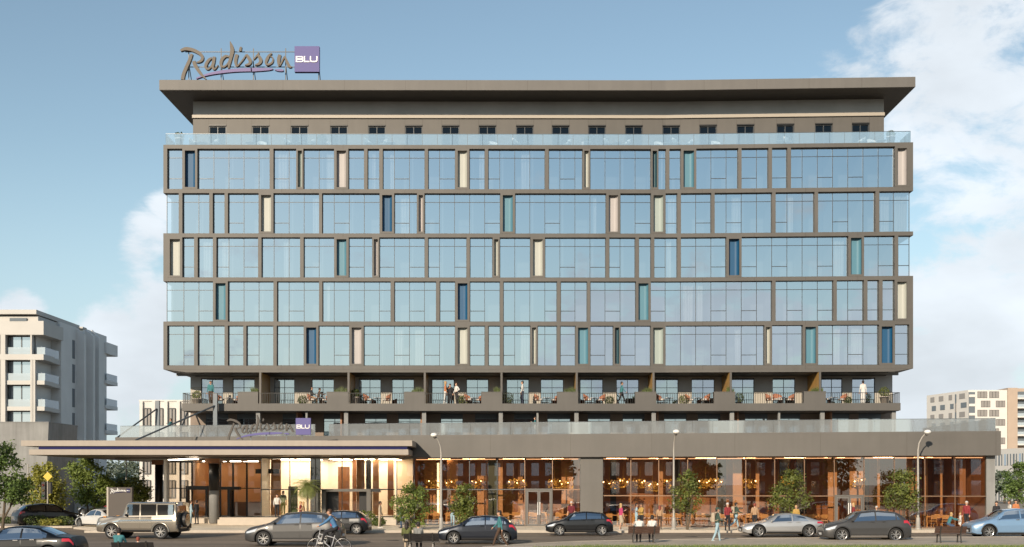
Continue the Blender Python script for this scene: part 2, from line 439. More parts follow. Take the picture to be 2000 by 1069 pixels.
for fi, ((xl, xr), edges, spec) in enumerate(LAY):
    z1, z0 = zt(BANDS[fi][1]), zt(BANDS[fi + 1][0])
    if 'L' in edges: hp('corner_pillar', fbox(MB(), FT, 319, 326.5, -3.2, -.003, z0, z1), M_METAL)
    if 'R' in edges: hp('corner_pillar', fbox(MB(), FT, 1776, 1783.5, -3.2, -.003, z0, z1), M_METAL)
    cur = xl; runs = []
    for tok in spec.split():
        k, col = tok[0], ''
        body = tok[1:]
        if k in 'Nn': col = body[-1]; body = body[:-1]
        a, b = map(float, body.split('-'))
        if a - cur > 6: runs.append((cur, a))
        if k == 'P': hp('pilaster', fbox(MB(), FT, a, b, -.5, -.004, z0, z1), M_METAL)
        else: niche(FT, a, b, z0, z1, col, k == 'n')
        cur = b
    if xr - cur > 6: runs.append((cur, xr))
    ztr = z1 - 16.3 * 90 / F; zsa = z1 - 57.0 * 90 / F
    for (a, b) in runs:
        cells = [a] + [g for g in GRID if a + 9 < g < b - 9] + [b]
        fm = MB()
        for g in cells[1:-1]: fbox(fm, FT, g - .5, g + .5, GZ - .06, GZ + .03, z0, z1)
        for g, h in ((cells[0], 1), (cells[-1], -1)): fbox(fm, FT, min(g, g + h * 1.0), max(g, g + h * 1.0), GZ - .06, GZ + .035, z0, z1)
        fbox(fm, FT, a, b, GZ - .05, GZ + .026, ztr - .018, ztr + .018)
        fbox(fm, FT, a, b, GZ - .05, GZ + .033, z0, z0 + .05)
        last = False
        for c, d in zip(cells, cells[1:]):
            if not last and d - c > 18 and r2.random() < .55:
                fbox(fm, FT, c, d, GZ - .05, GZ + .024, zsa - .022, zsa + .022); last = True
            else: last = False
        w = hp('window', fm, M_MULL)
        pm = MB()
        for c, d in zip(cells, cells[1:]):
            for (q0, q1) in ((z0, ztr), (ztr, z1)):
                t1, t2 = r2.uniform(-.0022, .0022), r2.uniform(-.0022, .0022)
                for e, h in zip(FT.cuts(c, d), FT.cuts(c, d)[1:]):
                    (ax, ay), (bx, by) = FT.xy(e, GZ), FT.xy(h, GZ); hw = (bx - ax) / 2; hh = (q1 - q0) / 2
                    pm.quad((ax, ay - hw * t1 - hh * t2, q0), (bx, by + hw * t1 - hh * t2, q0), (bx, by + hw * t1 + hh * t2, q1), (ax, ay - hw * t1 + hh * t2, q1))
        hp('pane', pm, G_TOWER, w)
        cu = MB()
        for c, d in zip(cells, cells[1:]):
            if r2.random() < .17:
                (ax, ay), (bx, by) = FT.xy(c, GZ - .35), FT.xy(d, GZ - .35)
                wd = (bx - ax) * r2.uniform(.35, 1.0); sx = ax if r2.random() < .5 else bx - wd
                n = max(8, int(wd / .05)); ph = r2.random() * 6; am = r2.uniform(.03, .07)
                top = z1 - .1
                for k in range(n):
                    u, v_ = k / n, (k + 1) / n
                    f1 = lambda t, z: (sx + wd * (t + .04 * (z == 0) * math.sin(t * 5)), ay + am * math.sin(ph + t * wd * 28) + am * .5 * math.sin(t * wd * 11), top if z else z0 + .05)
                    cu.quad(f1(u, 0), f1(v_, 0), f1(v_, 1), f1(u, 1), True)
        if cu.v: hp('curtain', cu, M_CURT, w)
# rooms behind the glass, and the body of the tower
mb = MB()
fbox(mb, FT, 321, 1782, -3.4, -3.2, zt(727), zt(284))
for k in range(330, 1780, 59):
    for i in range(5): fbox(mb, FT, k, k + 4, -3.2, -.62, zt(BANDS[i + 1][0]) - .02, zt(BANDS[i][1]) + .02)
hp('room_wall', mb, M_ROOM)
mb = MB()
xl, xr = PX(322, 90), PX(1780, 89.35)
mb.box(xl, xr, 93.6, 107, zt(721), zt(284))
hp('tower_body', mb, M_METAL)

# ------------------------------------------------------------------ roof terrace, penthouse, roof
zr = zt(283)
mb = MB(); gaps = [323 + 29.5 * k for k in range(50)]
for g in gaps:
    if g > 1770: break
    fbox(mb, FT, g + .25, min(g + 29.25, 1779.5), -.14, -.12, zr + .01, zt(261))
rail = hp('glass_balustrade', mb, G_RAIL)
mb = MB(); (ax, ay) = FT.xy(323, -.13); mb.box(ax - .012, ax + .012, ay, ay + 2.4, zr, zt(261))
(ax, ay) = FT.xy(1779.5, -.13); mb.box(ax - .012, ax + .012, ay, ay + 2.4, zr, zt(261)); hp('side_glass', mb, G_RAIL, rail)
mb = MB(); fbox(mb, FT, 323, 1779.5, -.16, -.10, zt(261), zt(261) + .025); hp('handrail', mb, M_STEEL, rail)
zsof, zroof = 32.28, 33.02
zl0, zl1 = PZ(231.5, 92.5), PZ(225.5, 92.5)
WINX = [408, 492, 568, 645, 719, 791, 863, 935, 1008, 1078, 1149, 1221, 1294, 1366, 1439, 1517, 1592, 1664]
mb = MB(); cur = 377; zw = PZ(246.2, 92.5)
for x in WINX:
    fbox(mb, FP, cur, x, -.3, 0, zr, zl0); fbox(mb, FP, x, x + 34, -.3, 0, zw, zl0); cur = x + 34
fbox(mb, FP, cur, 1726.5, -.3, 0, zr, zl0)
ph = hp('penthouse_wall', mb, M_METAL)
mb = MB()
for x in WINX:
    for q in (x - .5, x + 34.1): fbox(mb, FP, q, q + .5, -.02, .005, zr, zl0 - .003)
hp('panel_joint', mb, M_SOFFIT, ph)
fbox(m := MB(), FP, 377, 1726.5, -.5, -.02, zl1, zsof); hp('attic_wall', m, mat('attic_render', (.42, .42, .41), .85, 0, .1, .5, .1))
mb = MB(); (ax, ay), (bx, by) = FP.xy(377), FP.xy(1726.5)
mb.box(ax, bx, ay + .6, 107, zr, zsof); hp('penthouse_body', mb, M_METAL)
fbox(m := MB(), FP, 376, 1727, -.3, .14, zl0, zl1); hp('lit_ledge', m, M_STRIP)
for x in WINX:
    d = MB(); fbox(d, FP, x, x + 1.6, -.25, -.06, zr, zw); fbox(d, FP, x + 32.4, x + 34, -.25, -.06, zr, zw)
    fbox(d, FP, x + 16.2, x + 17.6, -.25, -.07, zr, zw); fbox(d, FP, x + 1.6, x + 32.4, -.25, -.08, zw - .07, zw)
    t = hp('terrace_door', d, M_MULL)
    hp('pane', fbox(MB(), FP, x + 1.5, x + 32.5, -.2, -.17, zr, zw - .05), G_DARK, t)
    hp('shade_box', fbox(MB(), FP, x, x + 34, -.06, .05, zw, zw + .09), M_DARK, t)
mb = MB()
c = FR.cuts(311, 1788)
front = [FR.xy(x) for x in c]
poly = [(*p, zsof) for p in front] + [(front[-1][0] + .1, 109, zsof), (front[0][0] + .3, 109, zsof)]
mb.extrude(poly, (0, 0, zroof - zsof)); roof = hp('roof', mb, M_METAL2)
mb = MB()
for x in (432.6, 552.5, 672.5, 792, 911, 1030, 1150, 1272, 1375, 1478, 1580, 1683): fbox(mb, FR, x, x + .4, -.02, .004, zsof + .003, zroof - .003)
hp('panel_joint', mb, M_SOFFIT, roof)
q = [(front[0][0] + .05, front[0][1] + .06), (front[1][0], front[1][1] + .06), (front[-1][0] - .05, front[-1][1] + .06), (front[-1][0] - .02, 108.9), (front[0][0] + .3, 108.9)]
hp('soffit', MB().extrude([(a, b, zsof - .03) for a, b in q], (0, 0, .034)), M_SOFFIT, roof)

# ------------------------------------------------------------------ balcony storey
zs0, zs1 = PZ(802.8, 89.6), PZ(788.3, 89.6)
zsf = 11.34
zlow = 6.46
fl = FS.xy(355.5); fr_ = FS.xy(1759)
mb = MB(); c = FS.cuts(355.5, 1759); fp = [FS.xy(x) for x in c]
mb.extrude([(*p, zs0) for p in fp] + [(fp[-1][0], 94.5, zs0), (fp[0][0], 94.5, zs0)], (0, 0, zs1 - zs0)); slab = hp('balcony_slab', mb, M_METAL)
mb = MB()
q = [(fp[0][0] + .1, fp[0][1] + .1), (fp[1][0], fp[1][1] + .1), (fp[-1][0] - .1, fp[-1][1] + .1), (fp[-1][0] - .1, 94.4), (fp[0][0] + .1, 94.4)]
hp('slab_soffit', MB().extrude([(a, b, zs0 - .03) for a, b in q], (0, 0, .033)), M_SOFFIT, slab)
mb = MB(); (ax, ay), (bx, by) = FT.xy(330), FT.xy(1772)
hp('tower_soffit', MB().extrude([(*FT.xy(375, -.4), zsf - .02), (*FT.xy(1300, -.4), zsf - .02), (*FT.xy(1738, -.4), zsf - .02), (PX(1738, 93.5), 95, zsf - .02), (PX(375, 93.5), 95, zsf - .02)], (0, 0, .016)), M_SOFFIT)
UPW = [(393, 435.6), (454.5, 497), (535.6, 575), (609, 652), (700.8, 743.7), (765.5, 808.6), (843.4, 887), (911, 954), (989.4, 1033), (1056, 1100.5), (1133, 1177.5), (1204, 1247.7), (1281, 1324.7), (1351, 1395.5), (1429, 1473), (1509, 1553), (1604.5, 1645), (1664.4, 1709)]
LOW = [(402, 446), (463, 506), (552, 597), (632, 675), (712, 755.5), (778, 823), (860.5, 904), (928, 971.6), (1004.5, 1049), (1069, 1114), (1148, 1192), (1216, 1259), (1297, 1341), (1363, 1407), (1455, 1499), (1520, 1563), (1614, 1659), (1677, 1721)]
zc = PZ(765, 93.2)       # top of the pale dado, set at the edge of the sunlit wall
for nm, wins, z0, zh, z1 in (('upper', UPW, zs1, PZ(739.3, 93.2), zsf + .15), ('lower', LOW, zlow, PZ(806, 93.2), zs0 + .1)):
    mb = MB(); dd = MB(); cur = 372
    for a, b in wins + [(1743, 1743)]:
        fbox(mb, FB, cur, a, -.3, 0, z0, z1)
        if b > a: fbox(mb, FB, a, b, -.3, 0, zh, z1)
        cur = b
    hp('balcony_wall', mb, M_GREYW if nm == 'upper' else mat('brown_render', (.24, .19, .155), .8, 0, .12, .7))
    for a, b in wins:
        f = MB()
        for q in (a, (a + b) / 2 - .35, b - .7): fbox(f, FB, q, q + .7, -.2, -.06, z0, zh)
        zm = PZ(757.3, 93.2) if nm == 'upper' else PZ(823, 93.2)
        fbox(f, FB, a + .7, b - .7, -.2, -.07, zm - .015, zm + .015); fbox(f, FB, a + .7, b - .7, -.2, -.075, zh - .06, zh)
        w = hp('balcony_door', f, M_MULL)
        hp('pane', fbox(MB(), FB, a + 1, b - 1, -.16, -.14, z0, zh - .03), G_BALC, w)
        if nm == 'lower': hp('shade_box', fbox(MB(), FB, a, b, -.13, -.02, PZ(818.5, 93.2), zh), M_STEEL, w)
        elif r2.random() < .5:
            cu = MB(); (ax, ay), (bx, by) = FB.xy(a + 2, -.4), FB.xy(a + 9, -.4); n = 10
            for k in range(n): cu.quad(*[(ax + (bx - ax) * t, ay + .05 * math.sin(t * 20), zz) for t, zz in ((k / n, z0), ((k + 1) / n, z0), ((k + 1) / n, zh), (k / n, zh))], True)
            hp('curtain', cu, M_CURT, w)
(ax, ay), (bx, by) = FB.xy(372), FB.xy(1743)
mb = MB(); mb.box(ax, bx, 95.6, 107, zlow, zsf + .1); hp('podium_tower_body', mb, M_GREYW)
mb = MB(); mb.box(ax + .1, bx - .1, 95.2, 95.5, zlow, zsf); hp('room_wall', mb, M_ROOM)
# pale dado panels between the balcony doors, sized to the sunlit part of the wall
xs = [372] + [q for p in UPW for q in p] + [1743]
for k in range(0, len(xs), 2):
    a, b = xs[k], xs[k + 1]
    if 497 < a < 530: continue
    hp('sunlit_dado_panel', fbox(MB(), FB, a + .3, b - .3, -.02, .03, zs1, zc if a > 380 else PZ(756, 93.2)), M_PALE)
PAR = [(464, 504), (638, 680), (789, 829.8), (940, 981), (1088, 1129), (1240.6, 1282), (1394.7, 1436), (1570, 1613)]
FIN = [508, 680.5, 829.5, 979.5, 1126.5, 1276.5, 1427.5, 1602]
zp = PZ(766.3, 89.6)
for i, (a, b) in enumerate(PAR):
    m = MB(); fbox(m, FS, a, b, -.55, .003, zs0 + .004, zp); fbox(m, FS, a - .3, b + .3, -.57, .02, zp, zp + .04); hp('planter_parapet', m, M_METAL)
    (ax, ay) = FS.xy(FIN[i], -.6)
    m = MB(); m.box(ax - .06, ax + .06, ay - .5, 93.1, zs1, zsf - .02); hp('partition_fin', m, M_WOODY)
    m = MB(); m.box(ax - .075, ax + .075, ay - .56, ay - .5, zs1, zsf - .02); hp('fin_edge', m, M_METAL)
LC = [502, 597, 674.5, 827.5, 978, 1050, 1126.5, 1278, 1431.5, 1524, 1609, 1749]
for i, x in enumerate(LC):
    (ax, ay) = FS.xy(x, -.35); w = .15 if i not in (1, 5, 9) else .07
    m = MB(); m.box(ax - w, ax + w, ay, ay + .3, zlow, zs0); hp('column', m, M_GREYC)
for i, x in enumerate((590, 674, 827, 978, 1126, 1278, 1431, 1609)):
    (ax, ay) = FB.xy(x); m = MB(); m.box(ax - .06, ax + .06, ay - 2.2, ay - .02, zlow, zs0 - .03); hp('partition_fin', m, M_WOOD)
cuts = [357] + [q for p in PAR for q in p] + [1757.5]
for k in range(0, len(cuts), 2):
    a, b = cuts[k], cuts[k + 1]; m = MB(); D0 = FS.D(a)
    n = int((b - a) / 4.4)
    for j in range(n + 1):
        x = a + (b - a) * j / n; (qx, qy) = FS.xy(x, -.06); m.box(qx - .012, qx + .012, qy - .012, qy + .012, zs1, PZ(768.6, 89.6))
    fbox(m, FS, a, b, -.085, -.035, PZ(768.6, 89.6), PZ(768.6, 89.6) + .04)
    if k in (0, len(cuts) - 2):
        (qx, qy) = FS.xy(a if k == 0 else b, -.06)
        for j in range(18): m.box(qx - .012, qx + .012, qy + j * .17, qy + j * .17 + .02, zs1, PZ(768.6, 89.6))
        m.box(qx - .025, qx + .025, qy, qy + 3.2, PZ(768.6, 89.6), PZ(768.6, 89.6) + .04)
    hp('balcony_railing', m, M_DARK)
# ------------------------------------------------------------------ podium band and roof terrace
zb0, zb1 = 4.94, 6.52
band = hp('podium_band', fbox(MB(), FD, 225, 1955, -1.2, 0, zb0, zb1), M_METAL)
m = MB()
for x in (375, 515, 804.5, 957.6, 1114, 1272.8, 1435, 1602, 1771, 1945): fbox(m, FD, x, x + .5, -.03, .004, zb0 + .003, zb1 - .003)
hp('panel_joint', m, M_SOFFIT, band)
m = MB(); ra, rb = FD.xy(225), FD.xy(1955)
m.extrude([(ra[0], ra[1] + 1.2, 4.96), (rb[0], rb[1] + 1.2, 4.96), (rb[0], 108, 4.96), (ra[0], 108, 4.96)], (0, 0, 1.5)); hp('podium_roof', m, M_GREYC)
m = MB(); m.extrude([(rb[0], rb[1] + 1.2, 4.94), (rb[0], 108, 4.94), (rb[0], 108, zb1), (rb[0], rb[1] + 1.2, zb1)], (-.3, 0, 0)); hp('side_band', m, M_METAL)
zg = PZ(825.0, 84.0)
def railing(a, b, nm='glass_balustrade'):
    m = MB(); n = max(1, round((b - a) / 40))
    for j in range(n): fbox(m, FD, a + (b - a) * j / n + .2, a + (b - a) * (j + 1) / n - .2, -.33, -.31, zb1 - .02, zg)
    o = hp(nm, m, G_RAILP)
    hp('handrail', fbox(MB(), FD, a, b, -.345, -.295, zg, zg + .025), M_STEEL, o)
railing(232, 614.5); railing(641, 1948)
m = MB(); (ax, ay) = FD.xy(1948, -.32); m.box(ax - .012, ax + .012, ay, ay + 14, zb1, zg); hp('side_glass', m, G_RAILP)

# ------------------------------------------------------------------ glazing
zgt = zb0 - .02
def bay(fc, a, b, z0, z1, ztr, gm, frame=M_MULL, mw=.05, warm=False):
    f = MB(); d = fc.D(a); px = mw * F / d / 2
    fbox(f, fc, a - px, a + px, -.12, .03, z0, z1); fbox(f, fc, a + px, b - px, -.1, .024, z1 - .06, z1); fbox(f, fc, a + px, b - px, -.1, .024, z0, z0 + .07)
    if ztr: fbox(f, fc, a + px, b - px, -.1, .022, ztr - .035, ztr + .035)
    w = hp('glazing_bay', f, frame)
    p = MB(); t = r2.uniform(-.003, .003)
    (ax, ay), (bx, by) = fc.xy(a, -.04), fc.xy(b, -.04)
    for q0, q1 in ((z0 + .07, ztr or z1), (ztr, z1)) if ztr else ((z0 + .07, z1),):
        t = r2.uniform(-.006, .006); p.quad((ax, ay - t, q0), (bx, by + t, q0), (bx, by + t, q1), (ax, ay - t, q1))
    hp('pane', p, gm, w); return w
M_BRZ = mat('bronze_mullion', (.20, .12, .075), .35, .6)
MR = [1177, 1232, 1286.5, 1343, 1400, 1456.5, 1513, 1571, 1629.4, 1687.5, 1746.5, 1806, 1865, 1926]
for a, b in zip(MR, MR[1:]): bay(FG, a, b, .15, zgt, PZ(969, FG.D(1550)), G_POD, M_BRZ)
MM = [775, 809, 863, 917, 971, 1025, 1079, 1133]
for a, b in zip(MM, MM[1:]): bay(FG, a, b, .18, zgt, PZ(956.3, FG.D(960)), G_POD, M_BRZ if a > 1000 else M_MULL)
m = MB(); fbox(m, FG, 1133, 1177, -.8, .22, .15, zb0 - .002); hp('stone_pillar', m, M_METAL)
m = MB(); fbox(m, FG, 1926, 1943, -1.0, .05, .15, zb0 - .002); (ax, ay) = FG.xy(1943); m.box(ax - .3, ax - .01, ay + 1.0, 106, .15, zb0 - .01); hp('corner_pillar', m, M_GREYC)
ML = [510, 566, 616, 668, 720, 771]
zL = .67
for a, b in zip(ML, ML[1:]): bay(FL, a, b, zL, 5.02, PZ(956.3, 88), G_LOB, M_DARK)
ME = [327, 352, 375, 430, 455, 482, 509]
for a, b in zip(ME, ME[1:]): bay(FE, a, b, .5, 4.80, PZ(954, 94), G_LOB if a > 370 else G_POD, M_DARK, .12)
# door in the middle bay, door in the right bays
def door_leaf(fc, a, b, z0, z1, hx, gm, fm, parent):
    f = MB(); w = 2.6
    fbox(f, fc, a, a + w, -.06, .07, z0, z1); fbox(f, fc, b - w, b, -.06, .07, z0, z1); fbox(f, fc, a + w, b - w, -.06, .068, z1 - .1, z1); fbox(f, fc, a + w, b - w, -.06, .068, z0, z0 + .12)
    d = hp('door', f, fm, parent)
    m = MB(); (x, y) = fc.xy(hx, .13); m.tube([(x, y, z0 + .75), (x, y, z0 + 1.65)], .025); m.box(x - .01, x + .01, y, y + .08, z0 + .85, z0 + .88); m.box(x - .01, x + .01, y, y + .08, z0 + 1.5, z0 + 1.53)
    hp('handle', m, M_SIGNW, d)
for fc, a, b, zt0 in ((FG, 1027, 1078, PZ(958, FG.D(1050))), (FG, 1631, 1686, PZ(970.5, FG.D(1660)))):
    f = MB(); fbox(f, fc, a - 1, a + 2, -.1, .09, .16, zt0 + .12); fbox(f, fc, b - 2, b + 1, -.1, .09, .16, zt0 + .12); fbox(f, fc, a + 2, b - 2, -.1, .09, zt0, zt0 + .12)
    fr0 = hp('door_frame', f, M_METAL)
    mid = (a + b) / 2
    door_leaf(fc, a + 2.2, mid - .3, .17, zt0 - .01, mid - 2, G_POD, M_METAL2, fr0); door_leaf(fc, mid + .3, b - 2.2, .17, zt0 - .01, mid + 2, G_POD, M_METAL2, fr0)
# ------------------------------------------------------------------ interiors
def room(nm, x0, x1, fc, depth, z0, z1, wall, floor, ceil, back=None):
    a, b = fc.xy(x0, -.14), fc.xy(x1, -.14)
    yb = max(a[1], b[1]) + depth
    m = MB(); m.quad((a[0], yb, z0), (b[0], yb, z0), (b[0], yb, z1), (a[0], yb, z1))
    m.quad((a[0], a[1], z0), (a[0], yb, z0), (a[0], yb, z1), (a[0], a[1], z1)); m.quad((b[0], b[1], z0), (b[0], yb, z0), (b[0], yb, z1), (b[0], b[1], z1))
    hp(nm + '_wall', m, wall)
    hp(nm + '_floor', MB().quad((*a, z0), (*b, z0), (b[0], yb, z0), (a[0], yb, z0)), floor)
    hp(nm + '_ceiling', MB().quad((*a, z1), (*b, z1), (b[0], yb, z1), (a[0], yb, z1)), ceil)
    return a, b, yb
M_CEIL = mat('room_ceiling', (.30, .17, .09), .7)
ra_, rb_, ryb = room('restaurant', 1177, 1925, FG, 5.5, .16, 4.93, M_WOOD, M_FLOORI, M_CEIL)
ma_, mb_, myb = room('dining', 806, 1132, FG, 6.5, .19, 4.93, M_WOOD, M_FLOORI, M_CEIL)
la_, lb_, lyb = room('lobby', 510, 806, FL, 7, .68, 5.0, M_LOBBY, M_STONE, M_PALE)
ea_, eb_, eyb = room('entrance', 376, 509, FE, 5, .52, 4.9, mat('amber_wall', (.70, .36, .15), .6, 0, .05, 1), M_STONE, M_PALE)
def lamp_strip(x0, x1, fc, o, z, w, m, nm='ceiling_light'):
    mb = MB(); a, b = fc.xy(x0, o), fc.xy(x1, o); mb.hexa([(a[0], a[1], z - .05), (b[0], b[1], z - .05), (b[0], b[1] + w, z - .05), (a[0], a[1] + w, z - .05), (a[0], a[1], z), (b[0], b[1], z), (b[0], b[1] + w, z), (a[0], a[1] + w, z)])
    hp(nm, mb, m)
for a, b in zip(MR, MR[1:]): lamp_strip(a + 3, b - 3, FG, -.34, 4.84, .16, M_COVE, 'cove_light')
for a, b in zip(MM[1:], MM[2:]): lamp_strip(a + 3, b - 3, FG, -.34, 4.84, .14, M_COVE, 'cove_light')
for k_, a in enumerate(range(1190, 1910, 90)): lamp_strip(a, a + 40, FG, -2.4 - 1.3 * (k_ % 2), 4.92, .4, M_LEDR)
for a in (830, 900, 980, 1060): lamp_strip(a, a + 45, FG, -3.2, 4.92, .35, M_LEDR)
for a, o in ((514, -3.6), (562, -3.6), (628, -3.6), (680, -3.6), (728, -3.6), (514, -5.8), (562, -5.8), (628, -5.8), (680, -5.8), (728, -5.8)): lamp_strip(a, a + 40, FL, o, 4.98, .9, M_LEDC)
for a, o in ((385, -1.6), (440, -1.6), (475, -1.6), (400, -3.6), (455, -3.6)): lamp_strip(a, a + 20, FE, o, 4.88, .3, M_LEDC)
# wall panels, columns and a deep green panel inside
def inner(nm, fc, x0, x1, o, z0, z1, m, th=.1): hp(nm, fbox(MB(), fc, x0, x1, o - th, o, z0, z1), m)
for k, (a, b, o, mm) in enumerate(((1294, 1302, -2.0, M_WOODL), (1444, 1464, -2.4, M_WOODL), (1490, 1497, -2.4, M_WOODL), (1634, 1652, -2.2, M_WOODL), (1676, 1690, -2.0, M_WOODL), (1694, 1704, -2.0, M_WOODL), (1735, 1740, -2.4, M_WOODL), (1790, 1804, -2, M_WOODL), (1816, 1819, -2.8, M_WOODL), (1835, 1840, -2.8, M_WOODL), (1862, 1866, -2.4, M_WOODL), (1892, 1904, -1.6, M_WOOD))):
    inner('wood_fin', FG, a, b, o, .17, 4.9, mm)
for a, b in ((1200, 1212), (1330, 1342), (1420, 1436), (1545, 1566), (1580, 1600), (1716, 1728)): inner('added_dark_screen', FG, a, b, -3.5, .17, 4.9, M_DARK)  # screens added as dark zones in the evenly lit room
for a, b, o, mm in ((822, 846, -3, M_WOODL), (868, 890, -3.4, M_WOODL), (930, 948, -2.8, M_WOODL), (953, 970, -.9, mat('deep_green_panel', (.012, .03, .015), .4, 0, .3, 2)), (972, 982, -1.2, M_WOODL), (1012, 1022, -3, M_WOODL), (1100, 1124, -3, M_WOODL)): inner('wood_fin', FG, a, b, o, .2, 4.9, mm)
inner('light_column', FG, 851, 855.5, -1.5, .9, 4.6, mat('lit_column', (1, .80, .48), emit=2.2))
for a, b, o, mm in ((512, 532, -3.2, M_WOODL), (604, 624, -.5, M_STEEL), (684, 700, -3.6, M_WOODL), (702, 712, -4, M_DARK), (716, 728, -4, M_WOODL), (745, 757, -4.4, M_WOOD), (672, 680, -4.6, M_WOOD), (640, 664, -5.2, M_WOOD)):
    inner('lobby_panel', FL, a, b, o, .7, 4.95 if b - a < 21 else 4.4, mm)
hp('green_picture', fbox(MB(), FL, 544, 563, -3.9, -3.8, .7, 2.9), mat('green_picture', (.05, .09, .04), .6))
hp('green_picture', fbox(MB(), FL, 586, 606, -4.6, -4.5, .7, 2.9), MATS['green_picture'])
inner('hanging_sign', FL, 484, 532, -2.6, 3.85, 4.2, M_DARK)
m = MB(); fbox(m, FE, 432, 508, -3.0, -2.3, .53, 1.65); hp('reception_desk', m, M_WOOD)
# ------------------------------------------------------------------ entrance portal pieces, columns, canopy
zP = .36
m = MB(); fbox(m, FL, 632, 640, -.1, 1.0, .36, PZ(957, 87)); fbox(m, FL, 632, 727, -.1, 1.0, PZ(960.5, 87), PZ(955.5, 87)); fbox(m, FL, 719, 727, -.1, 1.0, .36, PZ(960.5, 87))
vest = hp('entrance_portal', m, M_METAL)
m = MB(); fbox(m, FL, 640, 662, .1, .2, .38, PZ(960.5, 87)); hp('door', m, M_DARK, vest); m = MB(); fbox(m, FL, 702, 719, .1, .2, .38, PZ(960.5, 87)); hp('door', m, M_DARK, vest)
m = MB(); fbox(m, FL, 727, 745, .2, .9, PZ(961, 87), PZ(955, 87)); hp('wall_lamp', m, M_DARK, vest)
for x, d, r in ((310.5, 96.5, .30), (418, 89.2, .36)):
    cx = PX(x, d); m = MB(); m.lathe((cx, d, 0), [(r, .2), (r, 5.0)], 24); c0 = hp('round_column', m, M_GREYC if d < 90 else M_DARK)
    m = MB(); m.lathe((cx, d, 0), [(r + .012, 2.6 if d < 90 else .2), (r + .012, 4.55)], 24); hp('column_sleeve', m, M_DARK, c0)
    m = MB(); m.box(cx - r * 1.5, cx + r * 1.5, d - r * 1.5, d + r * 1.5, 4.6, 5.03); hp('column_cap', m, M_WOOD, c0)
fE = Fac((300, 93.6), (700, 93.6))
m = MB(); fbox(m, fE, 366, 428, -.2, .5, PZ(957, 93), PZ(949.5, 93)); fbox(m, fE, 366, 369.5, -.2, .5, .4, PZ(957, 93)); fbox(m, fE, 404, 408, -.2, .5, .4, PZ(957, 93)); fbox(m, fE, 447, 452, -.2, .5, .4, PZ(957, 93)); fbox(m, fE, 428, 470, -.2, .5, PZ(957, 93), PZ(951, 93)); hp('door_frame', m, M_DARK)
m = MB(); fbox(m, fE, 322, 327, -.4, .3, .3, 4.95); hp('white_pier', m, M_SIGNW)
m = MB(); a, b = PX(329, 91), PX(408, 91)
m.extrude([(a, 91.2, 4.86), (a, 90.9, 4.86), (b, 87.6, 4.86), (b, 88.0, 4.86)], (0, 0, .05)); hp('soffit_light', m, M_LEDC)
cz0, cz1 = 5.05, 6.02
cf = 82.0; xa, xb = PX(41, cf), PX(805, cf); xa2, xb2 = PX(56.5, cf), PX(797.5, cf)
def canopy_poly(x0, x1, y0, inset, z):
    e = FD.xy(820, .02); e2 = FD.xy(228, .02)
    return [(x0, y0, z), (x1, y0, z), (x1, e[1] - inset, z), (e2[0], e2[1] - inset, z), (e2[0], 108, z), (x0 + inset, 108, z)]
zc = [PZ(y, cf) for y in (888.6, 878, 871.5, 860.6)]
can = hp('canopy', MB().extrude(canopy_poly(xa, xb, cf, 0, zc[2]), (0, 0, zc[3] - zc[2])), M_CREAM)
hp('lower_fascia', MB().extrude(canopy_poly(xa2, xb2, cf + .003, .006, zc[0]), (0, 0, zc[1] - zc[0])), M_CREAM, can)
hp('stripe_recess', MB().extrude(canopy_poly(PX(74, cf), PX(795, cf), cf + .12, .012, zc[1] - .002), (0, 0, zc[2] - zc[1] + .004)), M_STRIPE, can)
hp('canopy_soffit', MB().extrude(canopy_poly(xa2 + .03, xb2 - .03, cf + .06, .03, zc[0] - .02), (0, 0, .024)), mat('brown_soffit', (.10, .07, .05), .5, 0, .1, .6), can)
def mast(x, ytop, d, base, rods):
    cx = PX(x, d); zt_ = PZ(ytop, d); m = MB(); m.box(cx - .15, cx + .15, d - .15, d + .15, base, zt_); m.box(cx - .21, cx + .21, d - .21, d + .21, base, base + .08)
    o = hp('support_mast', m, M_STEEL)
    for (p, q) in rods: hp('tie_rod', MB().tube([p, q], .062, 8), M_STEEL, o)
mast(421, 769, 88.95, 6.40, [(PP(419, 793, 88.8), PP(265, 860, 83.5))])
mast(308, 783, 94, 6.46, [(PP(306, 799, 93.8), PP(226, 857, 89.9)), (PP(372, 790, 93), PP(352, 842, 89.8))])
# platform and steps at the entrance, plinths
m = MB(); m.extrude([(PX(322, 94), 100, .15), (PX(509, 87.6), 100, .15), (PX(509, 87.6), 87.2, .15), (PX(430, 88), 87.2, .15), (PX(425, 88), 90.3, .15), (PX(322, 92), 90.3, .15)][::-1], (0, 0, .37)); hp('entrance_platform', m, M_STONE)
m = MB(); m.extrude([(PX(430, 88), 88.2, .15), (PX(430, 86.8), 86.6, .15), (PX(632, 86.8), 86.6, .15), (PX(632, 88), 88.2, .15)], (0, 0, .53)); hp('lobby_plinth', m, M_STONE)
m = MB(); m.extrude([(PX(727, 88), 88.2, .15), (PX(727, 88), 87.2, .15), (PX(775, 87), 86.5, .15), (PX(775, 87), 88.2, .15)], (0, 0, .53)); hp('lobby_plinth', m, M_STONE)
m = MB(); m.extrude([(PX(632, 88), 88.2, .15), (PX(632, 88), 86.9, .15), (PX(727, 88), 86.9, .15), (PX(727, 88), 88.2, .15)], (0, 0, .2)); hp('portal_step', m, M_STONE)
